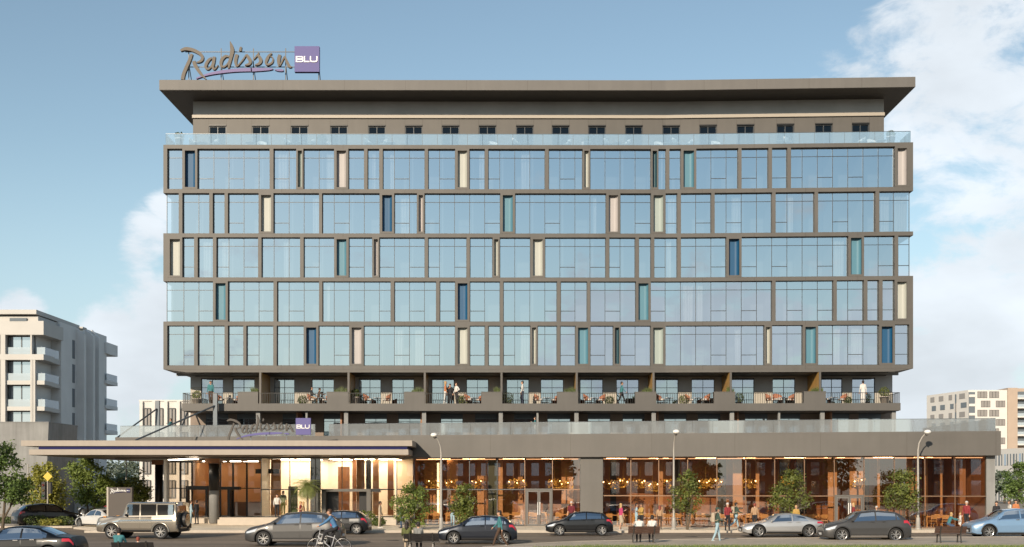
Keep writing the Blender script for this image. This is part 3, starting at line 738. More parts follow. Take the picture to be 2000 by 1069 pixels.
# ------------------------------------------------------------------ ground
def asphalt():
    m = mat('asphalt', (.19, .148, .11), .75, 0, .14, .35, .25, 60)
    nt = m.node_tree; b = nt.nodes['Principled BSDF']; src = b.inputs['Base Color'].links[0].from_socket   # wheel-polished tracks and repair patches along the road
    tc = nt.nodes.new('ShaderNodeTexCoord'); mp = nt.nodes.new('ShaderNodeVectorMath'); mp.operation = 'MULTIPLY'; mp.inputs[1].default_value = (.03, 1.1, 1); nt.links.new(tc.outputs['Object'], mp.inputs[0])
    n = nt.nodes.new('ShaderNodeTexNoise'); n.inputs['Scale'].default_value = 1; n.inputs['Detail'].default_value = 5; nt.links.new(mp.outputs[0], n.inputs['Vector'])
    r_ = nt.nodes.new('ShaderNodeMapRange'); r_.inputs[1].default_value = .3; r_.inputs[2].default_value = .7; r_.inputs[3].default_value = .72; r_.inputs[4].default_value = 1.25; nt.links.new(n.outputs['Fac'], r_.inputs[0])
    v = nt.nodes.new('ShaderNodeTexVoronoi'); v.inputs['Scale'].default_value = .13; v.distance = 'CHEBYCHEV'; nt.links.new(tc.outputs['Object'], v.inputs['Vector'])
    r2_ = nt.nodes.new('ShaderNodeMapRange'); r2_.inputs[3].default_value = .86; r2_.inputs[4].default_value = 1.1; nt.links.new(v.outputs['Color'], r2_.inputs[0])
    mm = nt.nodes.new('ShaderNodeMath'); mm.operation = 'MULTIPLY'; nt.links.new(r_.outputs[0], mm.inputs[0]); nt.links.new(r2_.outputs[0], mm.inputs[1])
    s = nt.nodes.new('ShaderNodeVectorMath'); s.operation = 'SCALE'; nt.links.new(src, s.inputs[0]); nt.links.new(mm.outputs[0], s.inputs['Scale']); nt.links.new(s.outputs[0], b.inputs['Base Color'])
    return m
def paving(name, col, sx, sy, var=.08):
    m = bpy.data.materials.new(name); m.use_nodes = True; nt = m.node_tree; b = nt.nodes['Principled BSDF']; b.inputs['Roughness'].default_value = .75
    tc = nt.nodes.new('ShaderNodeTexCoord'); br = nt.nodes.new('ShaderNodeTexBrick')
    br.inputs['Scale'].default_value = 1; br.inputs['Brick Width'].default_value = sx; br.inputs['Row Height'].default_value = sy
    br.inputs['Mortar Size'].default_value = .008; br.inputs['Color1'].default_value = (*[c * (1 - var) for c in col], 1); br.inputs['Color2'].default_value = (*[c * (1 + var) for c in col], 1)
    br.inputs['Mortar'].default_value = (*[c * .55 for c in col], 1)
    n = nt.nodes.new('ShaderNodeTexNoise'); n.inputs['Scale'].default_value = .6; n.inputs['Detail'].default_value = 6
    nt.links.new(tc.outputs['Object'], br.inputs['Vector']); nt.links.new(tc.outputs['Object'], n.inputs['Vector'])
    mr = nt.nodes.new('ShaderNodeMapRange'); mr.inputs[1].default_value = .3; mr.inputs[2].default_value = .7; mr.inputs[3].default_value = .85; mr.inputs[4].default_value = 1.12
    nt.links.new(n.outputs['Fac'], mr.inputs[0])
    s = nt.nodes.new('ShaderNodeVectorMath'); s.operation = 'SCALE'; nt.links.new(br.outputs['Color'], s.inputs[0]); nt.links.new(mr.outputs[0], s.inputs['Scale']); nt.links.new(s.outputs[0], b.inputs['Base Color'])
    MATS[name] = m; return m
M_ASPH = asphalt()
M_PAVE = paving('paving', (.72, .62, .48), .9, .6)
M_PAVE2 = paving('pale_paving', (.44, .37, .29), 1.2, 1.2, .05)
M_KERB = mat('kerb_stone', (.46, .40, .33), .7, 0, .1, 3)
M_EARTH = mat('open_ground', (.26, .22, .17), .9, 0, .15, .05)
M_LINE = mat('road_paint', (.46, .41, .33), .6, 0, .2, 4)
def sheet(name, poly, z, m, th=0.0):
    mb = MB()
    if th: mb.extrude([(x, y, z - th) for x, y in poly], (0, 0, th))
    else: mb.add([(x, y, z) for x, y in poly], [tuple(range(len(poly)))])
    return tag(mb.build(name, m), kind='structure')
sheet('ground', [(-3000, -2500), (3000, -2500), (3000, 4500), (-3000, 4500)], -.02, M_EARTH)
sheet('road', [(-220, 30), (220, 30), (220, 76.6), (-27, 76.6), (-27, 79.5), (-30, 83), (-33, 106), (-50, 150), (-58, 150), (-41, 97), (-58, 92), (-220, 92)], 0, M_ASPH)
# pavement in front of the hotel, one raised slab with kerb
sheet('sidewalk', [(220, 76.9), (220, 140), (-32.6, 140), (-32.6, 106), (-29.7, 83), (-26.7, 79.4), (-26.7, 76.9)], .15, M_PAVE, .16)
sheet('kerb', [(220, 76.6), (220, 76.895), (-26.7, 76.895), (-26.7, 79.4), (-29.7, 83), (-32.6, 106), (-33, 106), (-30, 83), (-27, 79.3), (-27, 76.6)], .14, M_KERB, .15)
# pavement across the left side street
sheet('far_sidewalk', [(-220, 92), (-58, 92), (-41, 97), (-58, 150), (-220, 150)], .12, M_PAVE2, .13)
# near pavement and lawn at the bottom right
edge = [(1031, 1066), (1120, 1061.5), (1300, 1057.5), (1450, 1055.5), (1620, 1054), (2000, 1052)]
ep = [(PX(x, GD(y)), GD(y)) for x, y in edge]
near = [(-4, 48), (ep[0][0] - 2.2, 57.5)] + ep + [(60, 71), (60, 48)]
sheet('near_pavement', near[:-1] + [near[-1]], .10, M_PAVE2, .11)
kb = [(x, y + .16) for x, y in near[1:-1]]
m = MB()
for (a, b), (c, d) in zip(kb, kb[1:]): m.hexa([(a, b - .16, 0), (c, d - .16, 0), (c, d, 0), (a, b, 0), (a, b - .16, .115), (c, d - .16, .115), (c, d, .115), (a, b, .115)])
tag(m.build('kerb', M_KERB), kind='structure')
m = MB()
for y, w in ((69.3, .14), (73.4, .12)):
    m.quad((-26, y, .004), (60, y, .004), (60, y + w, .004), (-26, y + w, .004))
for k in range(-9, 14): m.quad((k * 4.5, 64.4, .004), (k * 4.5 + 2, 64.4, .004), (k * 4.5 + 2, 64.52, .004), (k * 4.5, 64.52, .004))
tag(m.build('road_marking', M_LINE), kind='structure')
M_SOIL = mat('soil', (.05, .035, .022), .9, 0, .2, 4)
lawn = [(1.0, 48), (PX(1040, 57.6), 56.2), (PX(1110, 57.6), 57.5), (60, 57.8), (60, 48)]
sheet('lawn', lawn, .118, mat('lawn_green', (.05, .075, .02), .9, 0, .3, 1.5))
M_GR = [mat('grass_a', (.15, .20, .05), .7), mat('grass_b', (.22, .26, .075), .7), mat('grass_c', (.09, .14, .035), .7)]
g = MB(); rg = random.Random(3)
for _ in range(15000):
    y = 57.7 - 2.6 * rg.random() ** 1.5; x = rg.uniform(PX(1040, 57.6), 26)
    if y > 56.3 + (x - 1.0) * .6: continue
    h = rg.uniform(.05, .15); a = rg.uniform(0, 6.28); w = rg.uniform(.008, .016); lx, ly = rg.gauss(0, .04), rg.gauss(0, .04)
    dx, dy = math.cos(a) * w, math.sin(a) * w; g.k = rg.randrange(3)
    g.add([(x - dx, y - dy, .118), (x + dx, y + dy, .118), (x + lx, y + ly, .118 + h)], [(0, 1, 2)])
tag(g.build('grass', M_GR), 'green grass blades of the lawn along the bottom of the view', 'grass', kind='stuff')

M_IRON = mat('cast_iron', (.05, .045, .04), .6, .3, .1, 6)
for i, (x, y, lb) in enumerate(((-6.5, 66.2, 'round cast iron manhole cover in the road between the cyclist and the dark bench'), (10.5, 71.0, 'round cast iron manhole cover in the road behind the brown bench'), (-12.5, 71.6, 'round cast iron manhole cover in the far lane left of the black hatchback'))):
    t = thing('manhole_cover', lb, 'manhole cover', (x, y, .004), 0, 'manhole covers'); MB().lathe((0, 0, 0), [(.36, 0), (.36, .004)], 24).build('ring', M_IRON, t); MB().lathe((0, 0, 0), [(.30, .0), (.30, .009)], 24).build('lid', M_IRON, t)
# ------------------------------------------------------------------ script signs
def cr(pts, n=5):   # smooth a stroke of (x, y, w)
    if len(pts) < 3: return pts
    P_ = [pts[0]] + list(pts) + [pts[-1]]; out = []
    for i in range(1, len(P_) - 2):
        a, b, c, d = P_[i - 1:i + 3]
        for k in range(n):
            t = k / n
            out.append(tuple(.5 * (2 * b[j] + (c[j] - a[j]) * t + (2 * a[j] - 5 * b[j] + 4 * c[j] - d[j]) * t * t + (3 * b[j] - a[j] - 3 * c[j] + d[j]) * t ** 3) for j in range(3)))
    return out + [pts[-1]]
A_ = lambda *p: [(340 + x / 12.573, 75 + y / 12.573, w / 12.573) for x, y, w in p]
B_ = lambda *p: [(480 + x / 12.5, 75 + y / 12.5, w / 12.5) for x, y, w in p]
LETTERS = [
 A_((155, 300, 45), (270, 255, 75), (400, 268, 80), (520, 310, 80), (630, 375, 75), (690, 450, 70), (685, 520, 65), (630, 570, 50), (550, 590, 25)),
 A_((435, 385, 60), (375, 540, 75), (295, 720, 80), (230, 880, 82), (205, 1010, 85)),
 A_((480, 560, 80), (520, 670, 85), (610, 810, 75), (700, 920, 55), (790, 1005, 15)),
 A_((930, 480, 40), (860, 520, 60), (790, 620, 70), (775, 710, 60), (830, 755, 45), (900, 700, 35), (960, 580, 35)),
 A_((985, 450, 70), (965, 580, 75), (945, 700, 60), (985, 755, 45), (1050, 700, 25), (1075, 650, 12)),
 A_((1350, 450, 40), (1260, 440, 60), (1170, 530, 75), (1150, 650, 65), (1210, 700, 45), (1290, 650, 35), (1350, 560, 35)),
 A_((1375, 75, 15), (1405, 180, 70), (1425, 300, 95), (1400, 430, 85), (1365, 580, 70), (1335, 735, 35)),
 A_((1640, 210, 50), (1620, 310, 60)),
 A_((1545, 395, 75), (1515, 500, 80), (1510, 600, 65), (1540, 680, 40), (1620, 610, 32), (1700, 510, 35), (1775, 395, 30)),
 A_((1780, 395, 45), (1830, 480, 80), (1870, 560, 80), (1840, 630, 60), (1735, 655, 25)),
 B_((190, 515, 22), (255, 440, 35), (320, 350, 25)),
 B_((290, 400, 50), (340, 470, 80), (365, 550, 80), (320, 620, 60), (220, 650, 22)),
 B_((640, 370, 30), (580, 400, 45), (520, 500, 70), (490, 600, 55), (540, 640, 45), (640, 590, 42), (665, 500, 35), (620, 440, 25), (590, 440, 15)),
 B_((830, 400, 70), (805, 500, 85), (800, 600, 65), (815, 670, 40), (870, 590, 35), (930, 470, 35), (960, 440, 30)),
 B_((955, 450, 40), (990, 540, 60), (1030, 630, 75), (1070, 690, 60), (1125, 700, 20)),
]
SWASH = [A_((540, 985, 25), (700, 925, 40), (900, 870, 55), (1150, 825, 70), (1500, 785, 80), (1880, 770, 85)) + B_((130, 768, 90), (240, 765, 85), (550, 755, 55), (665, 745, 18)), B_((705, 765, 15), (780, 775, 45), (870, 778, 55), (920, 785, 25))]
def L2(pts, w): return [(x, y, w) for x, y in pts]
BLU = [L2([(1238, 440), (1238, 585)], 28), L2([(1225, 452), (1370, 452), (1392, 470), (1392, 495), (1375, 512), (1240, 512)], 26), L2([(1240, 512), (1380, 512), (1398, 530), (1398, 555), (1378, 574), (1225, 574)], 26),
       L2([(1436, 440), (1436, 586)], 28), L2([(1424, 573), (1556, 573)], 28), L2([(1583, 440), (1583, 550), (1605, 574), (1715, 574), (1737, 550), (1737, 440)], 28)]
BLU = [B_(*s) for s in BLU]
def ribbon(mb, pts, fn, depth, smooth=True, sc=1.0):
    pts = cr(pts) if smooth else pts
    Lp, Rp = [], []
    for i, (x, y, w) in enumerate(pts):
        a, b = pts[max(i - 1, 0)], pts[min(i + 1, len(pts) - 1)]
        dx, dy = b[0] - a[0], b[1] - a[1]; l = math.hypot(dx, dy) or 1
        nx, ny = -dy / l * w / 2, dx / l * w / 2
        Lp.append((x + nx, y + ny)); Rp.append((x - nx, y - ny))
    dv = V((0, depth, 0)); n = len(pts)
    fr = [fn(*p) for p in Lp + Rp]; vs = fr + [p + dv for p in fr]; fs = []
    N2 = 2 * n
    for i in range(n - 1):
        fs += [(i, i + 1, n + i + 1, n + i), (N2 + i, N2 + n + i, N2 + n + i + 1, N2 + i + 1), (i, N2 + i, N2 + i + 1, i + 1), (n + i, n + i + 1, N2 + n + i + 1, N2 + n + i)]
    fs += [(0, n, N2 + n, N2), (n - 1, N2 + n - 1, N2 + 2 * n - 1, 2 * n - 1)]
    mb.add(vs, fs)
def script_sign(name, label, loc, fn, depth, sq, mletter, mswash, msq, mblu, frame=None):
    t = thing(name, label, 'sign', loc, world=True)
    mb = MB()
    for k_, s in enumerate(LETTERS): ribbon(mb, s, lambda x, y: fn(x, y) + V((0, -.004 * (k_ % 3), 0)), depth)
    mb.build('lettering', mletter, t)
    mb = MB()
    for s in SWASH: ribbon(mb, s, fn, depth)
    mb.build('underline_stroke', mswash, t)
    mb = MB(); a, b, c, d = [fn(*p) for p in ((575.2, 140.4), (623.6, 140.4), (623.6, 90.4), (575.2, 90.4))]; dv = V((0, depth * sq, 0)); mb.extrude([a, b, c, d], dv)
    o = mb.build('square_panel', msq, t)
    mb = MB()
    for s in BLU:
        for i in range(len(s) - 1): nq = len(mb.f); ribbon(mb, [s[i], s[i + 1]], lambda x, y: fn(x, y) + V((0, -.02 - .0004 * (nq % 97), 0)), .02, False)
    mb.build('square_lettering', mblu, o)
    if frame: frame(t)
    return t
D1 = 90.6
def fn1(x, y): return PP(x, y, D1)
def fr1(t):
    b = D1 + .42
    for y in (101.8, 131.2): MB().bar(PP(362, y, b), PP(600, y, b), .05).build('support_bar', M_DARK, t)
    for x in (368.8, 432, 495, 558, 622.6):
        p = PP(x, 95 if x < 600 else 120, b); MB().bar(p, V((p.x, p.y, 33.02)), .06).build('support_post', M_DARK, t)
        p = V((p.x, p.y, 34.6)); MB().bar(p, V((p.x, p.y + 1.2, 33.02)), .05).build('support_brace', M_DARK, t)
script_sign('rooftop_sign', 'huge grey script lettering with a purple square standing on the roof edge', V((-18, 90.6, 33.02)), fn1, .28, 1.3, M_SIGN, mat('lilac_stroke', (.15, .115, .26), .6), M_PURP, M_SIGNW, fr1)
D2 = 83.0
def fn2(x, y): return PP(443 + (x - 352) * 164 / 272, 812 + (y - 83) * 47.5 / 73, D2)
def fr2(t):
    for x in (490, 520, 560, 590):
        p = PP(x, 838, D2 + .25); MB().bar(p, V((p.x, p.y, 6.02)), .05).build('support_post', M_STEEL, t)
    MB().bar(PP(470, 838, D2 + .25), PP(592, 838, D2 + .25), .05).build('support_bar', M_STEEL, t)
script_sign('canopy_sign', 'grey script lettering with a purple square standing on the entrance canopy', V((PX(525, D2), D2, 6.02)), fn2, .16, 1.3, mat('sign_dark_grey', (.065, .057, .05), .6, .1), M_PURP, M_PURP, M_SIGNW, fr2)
D3 = 80.6
t = thing('monument_sign', 'brown slab sign with white script and blue square beside the driveway', 'sign', V((PX(233, D3), D3, .15)), world=True)
x0, x1, z1 = PX(212, D3), PX(258, D3), PZ(952, D3)
MB().bbox(x0, x1, D3, D3 + .3, .15, z1, .02).build('slab', M_BROWN, t)
MB().box(x0 - .12, x0 - .003, D3 - .02, D3 + .32, .15, z1 + .01).build('side_edge', M_STRIP, t)
def fn3(x, y): return PP(215.5 + (x - 352) * 38.5 / 272, 953.4 + (y - 83) * 11.2 / 73, D3 - .03)
for nm, ss, mm in (('lettering', LETTERS, M_SIGNW), ('underline_stroke', SWASH, M_STRIPE)):
    mb = MB()
    for s in ss: ribbon(mb, s, fn3, .028)
    mb.build(nm, mm, t)
mb = MB(); mb.extrude([fn3(*p) for p in ((575, 140), (624, 140), (624, 91), (575, 91))], (0, .028, 0)); o = mb.build('square_panel', M_STRIPE, t)
mb = MB()
for s in BLU:
    for i in range(len(s) - 1): ribbon(mb, [s[i], s[i + 1]], lambda x, y: fn3(x, y) + V((0, -.004 - .0003 * (len(mb.f) % 97), 0)), .004, False)
mb.build('square_lettering', M_SIGNW, o)
# ------------------------------------------------------------------ trees, palms, shrubs
def leafset(nm, c, sp=.35):
    out = []
    for k, (f, hue) in enumerate(((1, 0), (1 + sp, .02), (1 - sp, -.01), (1 + sp * 1.7, .05))):
        m = mat(f'{nm}_{k}', (min(1, c[0] * f + hue * .25), c[1] * f + hue * .1, c[2] * f), .55, 0, .12, 3)
        b = m.node_tree.nodes['Principled BSDF']
        nt = m.node_tree; tl = nt.nodes.new('ShaderNodeBsdfTranslucent'); mx = nt.nodes.new('ShaderNodeMixShader')
        tl.inputs['Color'].default_value = (c[0] * f * 1.5 + .03, c[1] * f * 1.5 + .02, c[2] * f * .7, 1); mx.inputs[0].default_value = .30
        o = nt.nodes['Material Output']; nt.links.new(b.outputs[0], mx.inputs[1]); nt.links.new(tl.outputs[0], mx.inputs[2]); nt.links.new(mx.outputs[0], o.inputs[0])
        out.append(m)
    return out
LF_MID = leafset('leaf_mid', (.135, .18, .042)); LF_DARK = leafset('leaf_dark', (.10, .155, .042)); LF_YEL = leafset('leaf_yellow', (.24, .235, .045)); LF_OLIVE = leafset('leaf_olive', (.125, .15, .035)); LF_BUSH = leafset('leaf_bush', (.08, .11, .03))
LF_PALM = leafset('leaf_palm', (.22, .26, .10), .25)
M_BARK = mat('bark', (.10, .075, .05), .85, 0, .25, 6, .4, 20); M_BARKL = mat('bark_light', (.17, .13, .09), .85, 0, .25, 6, .4, 20)
def leaf(mb, p, s, rg, up=.5, out=None):
    n = V((rg.gauss(0, 1), rg.gauss(0, 1), rg.gauss(0, 1) + up * 1.6))
    if out is not None: n += out * 1.2
    n.normalize(); a = V((rg.gauss(0, 1), rg.gauss(0, 1), rg.gauss(0, .6)))
    a = (a - n * a.dot(n))
    if a.length < .01: a = n.orthogonal()
    a.normalize(); b = n.cross(a); w = s * rg.uniform(.32, .5); l = s * rg.uniform(.8, 1.3) * .5
    mb.add([p - a * l, p + b * w - n * s * .08, p + a * l, p - b * w - n * s * .08], [(0, 1, 2, 3)])
def crown_clumps(rg, ells, n):
    out = []
    for _ in range(n):
        c, r = rg.choice(ells); c = V(c)
        d = V((rg.gauss(0, 1), rg.gauss(0, 1), rg.gauss(0, 1))).normalized(); t = rg.uniform(.35, 1) ** .5
        out.append((c + V((d.x * r[0], d.y * r[1], d.z * r[2])) * t, d))
    return out
def tree(name, label, loc, ells, trunks, nclump, perclump, ls, leaves, seed, cr_=.45, group=None, cat='tree', droop=0, bark=None, limbs=14):
    """ells: crown ellipsoids (centre, radii) and trunks: polylines with radii, all relative to loc"""
    rg = random.Random(seed); t = thing(name, label, cat, loc, 0, group)
    cl = crown_clumps(rg, ells, nclump); mb = MB()
    for c, d in cl:
        mb.k = rg.choices((0, 1, 2, 3), (4, 3, 3, 1.2))[0]; rr = cr_ * rg.uniform(.55, 1.25)
        for _ in range(int(perclump * rg.uniform(.6, 1.4))):
            o = V((rg.gauss(0, .55), rg.gauss(0, .55), rg.gauss(0, .42))) * rr
            if droop: o.z -= abs(rg.gauss(0, droop))
            if rg.random() < .12: mb.k = rg.randrange(4)
            leaf(mb, c + o, ls * rg.uniform(.6, 1.35), rg, .5, d)
    mb.build('crown', leaves, t)
    for pts, rad in trunks:
        tb = MB(); tb.tube(pts, rad, 8); tip = V(pts[-1])
        near = sorted(cl, key=lambda q: (q[0] - tip).length)[:limbs]
        for c, d in near[::max(1, len(near) // 8)]:
            i = max(1, len(pts) - 2 + (rg.random() < .5)); b = V(pts[min(i, len(pts) - 1)]); mid = (b + c) / 2 + V((0, 0, .12 * (c - b).length)) * .5
            tb.tube([b, mid, c], [rad[-1] * .8, rad[-1] * .5, rad[-1] * .2], 5)
        tb.build('trunk', bark or M_BARK, t)
    return t
def tpos(x, y, D): return (PX(x, D), D, CH - (y - HY) * D / F)
# left edge
D = 84; s = D / F
tree('broadleaf_tree', 'big dark green tree cut by the left edge of the view', (PX(5, D), D, 0), [((0, 0, 3.4), (1.7, 1.5, 1.8)), ((-.3, 0, 5.0), (1.2, 1.2, 1.1)), ((.8, 0, 2.6), (1.0, 1.0, .9)), ((-1.2, 0, 3), (1.2, 1.2, 1.8))], [([(0, 0, 0), (.08, 0, .9), (.2, 0, 2.4), (.3, 0, 3.6)], [.13, .1, .08, .05]), ([(.05, 0, .6), (.5, .1, 1.5), (.9, 0, 2.6)], [.08, .06, .04])], 190, 50, .17, LF_DARK, 21, .45)
D = 97
tree('weeping_tree', 'yellow green weeping tree behind the traffic light', (PX(88, D), D, 0), [((0, 0, 3.3), (1.5, 1.3, 1.6)), ((-.6, 0, 2.6), (1.2, 1.2, 1.3)), ((.8, 0, 2.4), (.9, 1, 1.2)), ((0, 0, 4.2), (.8, .8, .8))], [([(0, 0, 0), (0, 0, 1.4), (.1, 0, 3.0)], [.16, .12, .08])], 150, 46, .16, LF_YEL, 22, .34, droop=.55)
D = 93
tree('broadleaf_tree', 'wide mid green street tree left of the brown slab sign', (PX(170, D), D, 0), [((0, 0, 3.2), (1.55, 1.4, 1.75)), ((-.3, 0, 4.2), (1.0, 1.0, 1.0)), ((.5, 0, 2.2), (1.2, 1.1, 1.0)), ((1.4, 0, 3), (.5, .6, .8))], [([(.0, 0, 0), (.05, 0, 1.2), (-.1, 0, 3.2)], [.09, .08, .05]), ([(.55, 0, 0), (.5, 0, 1.0), (.7, .1, 2.8)], [.08, .06, .04])], 170, 48, .16, LF_MID, 23, .42)
D = 95
tree('broadleaf_tree', 'slim loose green tree behind the brown slab sign', (PX(262, D), D, 0), [((0, 0, 2.9), (.95, .9, 1.5)), ((.5, 0, 2.2), (.7, .7, .9)), ((-.9, 0, 2.7), (.6, .6, .8))], [([(.0, 0, 0), (.05, 0, 1.2), (.1, 0, 3.2)], [.08, .07, .04])], 75, 40, .16, LF_OLIVE, 24, .40)
D = 105
tree('broadleaf_tree', 'dark green street tree beside the pale building at the right edge', (PX(1988, D), D, 0), [((0, 0, 3.6), (1.25, 1.2, 1.2)), ((-.4, 0, 2.6), (.9, .9, .8)), ((.5, 0, 2.4), (1.1, 1, 1)), ((.2, 0, 4.4), (.6, .6, .6))], [([(0, 0, 0), (.05, 0, 1.2), (0, 0, 3.4)], [.1, .08, .05])], 85, 42, .17, LF_DARK, 25, .40)
# multi-stem trees along the podium
POD = [(806, 77.9, 1.35, 3.1, 31, 'loose dark multi-stem tree over low shrubs beside the seated pair', 1.1), (905, 78.2, .80, 3.05, 32, 'small bushy tree between the first lamp post and the double door', .9), (1340, 77.6, .95, 3.9, 33, 'slender multi-stem tree just right of the middle lamp post', .8),
       (1546, 78.2, 1.25, 4.0, 34, 'full multi-stem tree behind the silver coupe', 1.0), (1763, 77.7, 1.20, 4.1, 35, 'wide multi-stem tree just left of the right lamp post', 1.1)]
for x, D, w, h, sd, lb, dens in POD:
    rg = random.Random(sd); st = []
    for k in range(5):
        a = rg.uniform(-.28, .28); b = rg.uniform(-.2, .2); st.append(([(a * .5, b, 0), (a * 1.3, b, h * .3), (a * 2.6 * w, b * 1.5, h * .62)], [.035, .028, .018]))
    tree('multi_stem_tree', lb, (PX(x, D), D, .15), [((0, 0, h * .62), (w * .9, w * .75, h * .27)), ((w * .35, 0, h * .48), (w * .7, w * .6, h * .2)), ((-w * .4, 0, h * .5), (w * .65, w * .6, h * .22)), ((.1, 0, h * .82), (w * .5, w * .5, h * .15))] + ([((0, 0, h * .28), (w * .8, w * .5, h * .25))] if sd in (31, 32) else []), st, int(95 * dens), 30, .125, LF_OLIVE if sd != 31 else LF_MID, sd, .30, 'multi-stem trees along the hotel front', limbs=6)
# palm at the lobby
D = 85.3
t = thing('palm_tree', 'single feathery palm in front of the bright lobby glass', 'palm', (PX(600, D), D, .15)); rg = random.Random(9)
MB().tube([(0, 0, 0), (.03, 0, 1.2), (0, 0, 2.75)], [.10, .075, .07], 10).build('trunk', M_BARKL, t)
mb = MB()
for k in range(64):
    a = k * 2.399; el = 1.25 - 1.9 * (k / 64); Lf = rg.uniform(.95, 1.3); mb.k = rg.randrange(4)
    d = V((math.cos(a), math.sin(a), 0)); p = V((0, 0, 2.75)); pts = []
    for j in range(9):
        pts.append(p.copy()); e = el - j * .2; p = p + (d * math.cos(e) + V((0, 0, math.sin(e)))) * Lf / 8
    sd = d.cross(V((0, 0, 1)))
    for j in range(8):
        for q in (.0, .5):
            o = pts[j].lerp(pts[j + 1], q); tn = (pts[j + 1] - pts[j]).normalized(); ll = .40 * math.sin((j + q + 1.2) / 9.8 * math.pi) + .06
            for s_ in (-1, 1):
                tip = o + (sd * s_ * .75 + tn * .75 + V((0, 0, -.18))).normalized() * ll; mb.add([o - tn * .015, o + tn * .025, tip], [(0, 1, 2)])
mb.build('frond_crown', LF_PALM, t)
# low shrubs
def shrub(name, label, loc, r, n, ls, leaves, seed, group=None, cat='shrub', pot=None):
    rg = random.Random(seed); t = thing(name, label, cat, loc, 0, group); mb = MB(); zc_ = (pot[1] if pot else 0) + r[2] * .85
    for _ in range(n):
        d = V((rg.gauss(0, 1), rg.gauss(0, 1), rg.gauss(0, 1))).normalized(); q = rg.uniform(.45, 1.0) ** .4 * rg.uniform(.85, 1.08)
        p = V((d.x * r[0] * q, d.y * r[1] * q, max(zc_ + d.z * r[2] * q, .02))); mb.k = rg.choices((0, 1, 2, 3), (4, 3, 3, 1))[0]; leaf(mb, p, ls * rg.uniform(.7, 1.3), rg, .3, d)
    mb.build('foliage', leaves, t)
    st = MB(); st.tube([(0, 0, pot[1] - .05 if pot else 0), (0, 0, zc_)], .03, 6); st.build('stem', M_BARK, t)
    if pot:
        pr, ph_, pm = pot; m = MB(); m.lathe((0, 0, 0), [(pr * .72, 0), (pr, ph_ * .9), (pr * 1.06, ph_ * .9), (pr * 1.06, ph_), (pr * .9, ph_), (pr * .88, ph_ * .9)], 14); m.build('pot', pm, t)
    return t
M_POT = mat('pale_pot', (.48, .42, .36), .7, 0, .08, 5); M_POTD = mat('dark_pot', (.05, .05, .05), .6)
for i, (x, D, r, lb) in enumerate(((612, 86.3, (.55, .4, .55), 'spiky green shrub just left of the entrance portal'), (640, 85.6, (.6, .4, .45), 'low shrub right in front of the entrance portal'), (716, 85.4, (.75, .4, .6), 'rounded shrub between the entrance portal and the man in beige'), (740, 84.6, (.5, .35, .35), 'low leafy clump at the feet of the man in beige'))):
    shrub('shrub', lb, (PX(x, D), D, .15), r, 420, .13, LF_BUSH if i % 2 else LF_MID, 50 + i)
for i, (x, D, r) in enumerate(((20, 91, (1.0, .6, .30)), (72, 86.5, (.95, .6, .42)), (100, 86.1, (.9, .6, .30)), (124, 86.5, (.8, .5, .38)))):
    shrub('low_shrub', ['small grey green ground shrub at far left of the kerb island', 'tallest low shrub on the kerb island below the black car', 'yellowish low shrub in the middle of the kerb island', 'low shrub at the right end of the kerb island'][i], (PX(x, D), D, .12), r, 420, .13, LF_YEL if i == 2 else LF_BUSH, 60 + i, 'shrubs on the kerb island')
sheet('kerb_island', [(-44, 85.4), (-30.8, 85.0), (-30.4, 86.6), (-33, 88), (-44, 92)], .12, M_KERB, .13)
# balcony planting: grasses in the parapets and shrubs in pots
zf = zs1
for i, (a, b) in enumerate(PAR):
    (ax, ay) = FS.xy((a + b) / 2 + 7, -.28); rg = random.Random(70 + i); mb = MB(); w = (b - a) * .026 * .5
    for _ in range(230):
        x = rg.uniform(-w * .9, w * .75) if i % 3 else rg.uniform(-w * .1, w * .8); y = rg.uniform(-.22, .22); h = rg.uniform(.12, .52) * (1 - .5 * abs(x) / w); l = rg.gauss(0, .10); mb.k = rg.randrange(4)
        mb.add([(x - .012, y, 0), (x + .012, y, 0), (x + l, y + rg.gauss(0, .06), h)], [(0, 1, 2)])
    tag(mb.build('planter_grass', LF_BUSH, loc=(0, 0, 0)), f'tuft of ornamental grass growing out of the {ORD[i]} balcony parapet from the left', 'grass plant', 'grasses in the balcony parapets', 'thing').location = (ax, ay, zp + .04)
BS = [(377, .36, (.36, .42), 'pale pot'), (586, .40, None, ''), (690, .36, (.30, .55), 'pale pot'), (903, .40, None, ''), (991, .48, (.35, .12), ''), (1193, .38, None, ''), (1340, .42, None, ''), (1448, .42, (.25, .15), ''), (1664, .34, None, ''), (1736, .42, (.34, .55), 'pale pot')]
for i, (x, r, pot, nm) in enumerate(BS):
    (ax, ay) = FS.xy(x, -1.1)
    shrub('potted_shrub' if pot else 'clipped_shrub', f'round clipped shrub{" in a pale pot" if nm else ""} on the balcony storey, {ORD[i]} shrub from the left', (ax, ay, zf), (r, r, r * .95), 520, .075, LF_BUSH if i % 3 else LF_OLIVE, 80 + i, 'clipped shrubs on the balcony', pot=(pot[0], pot[1], M_POT if nm else M_POTD) if pot else None)
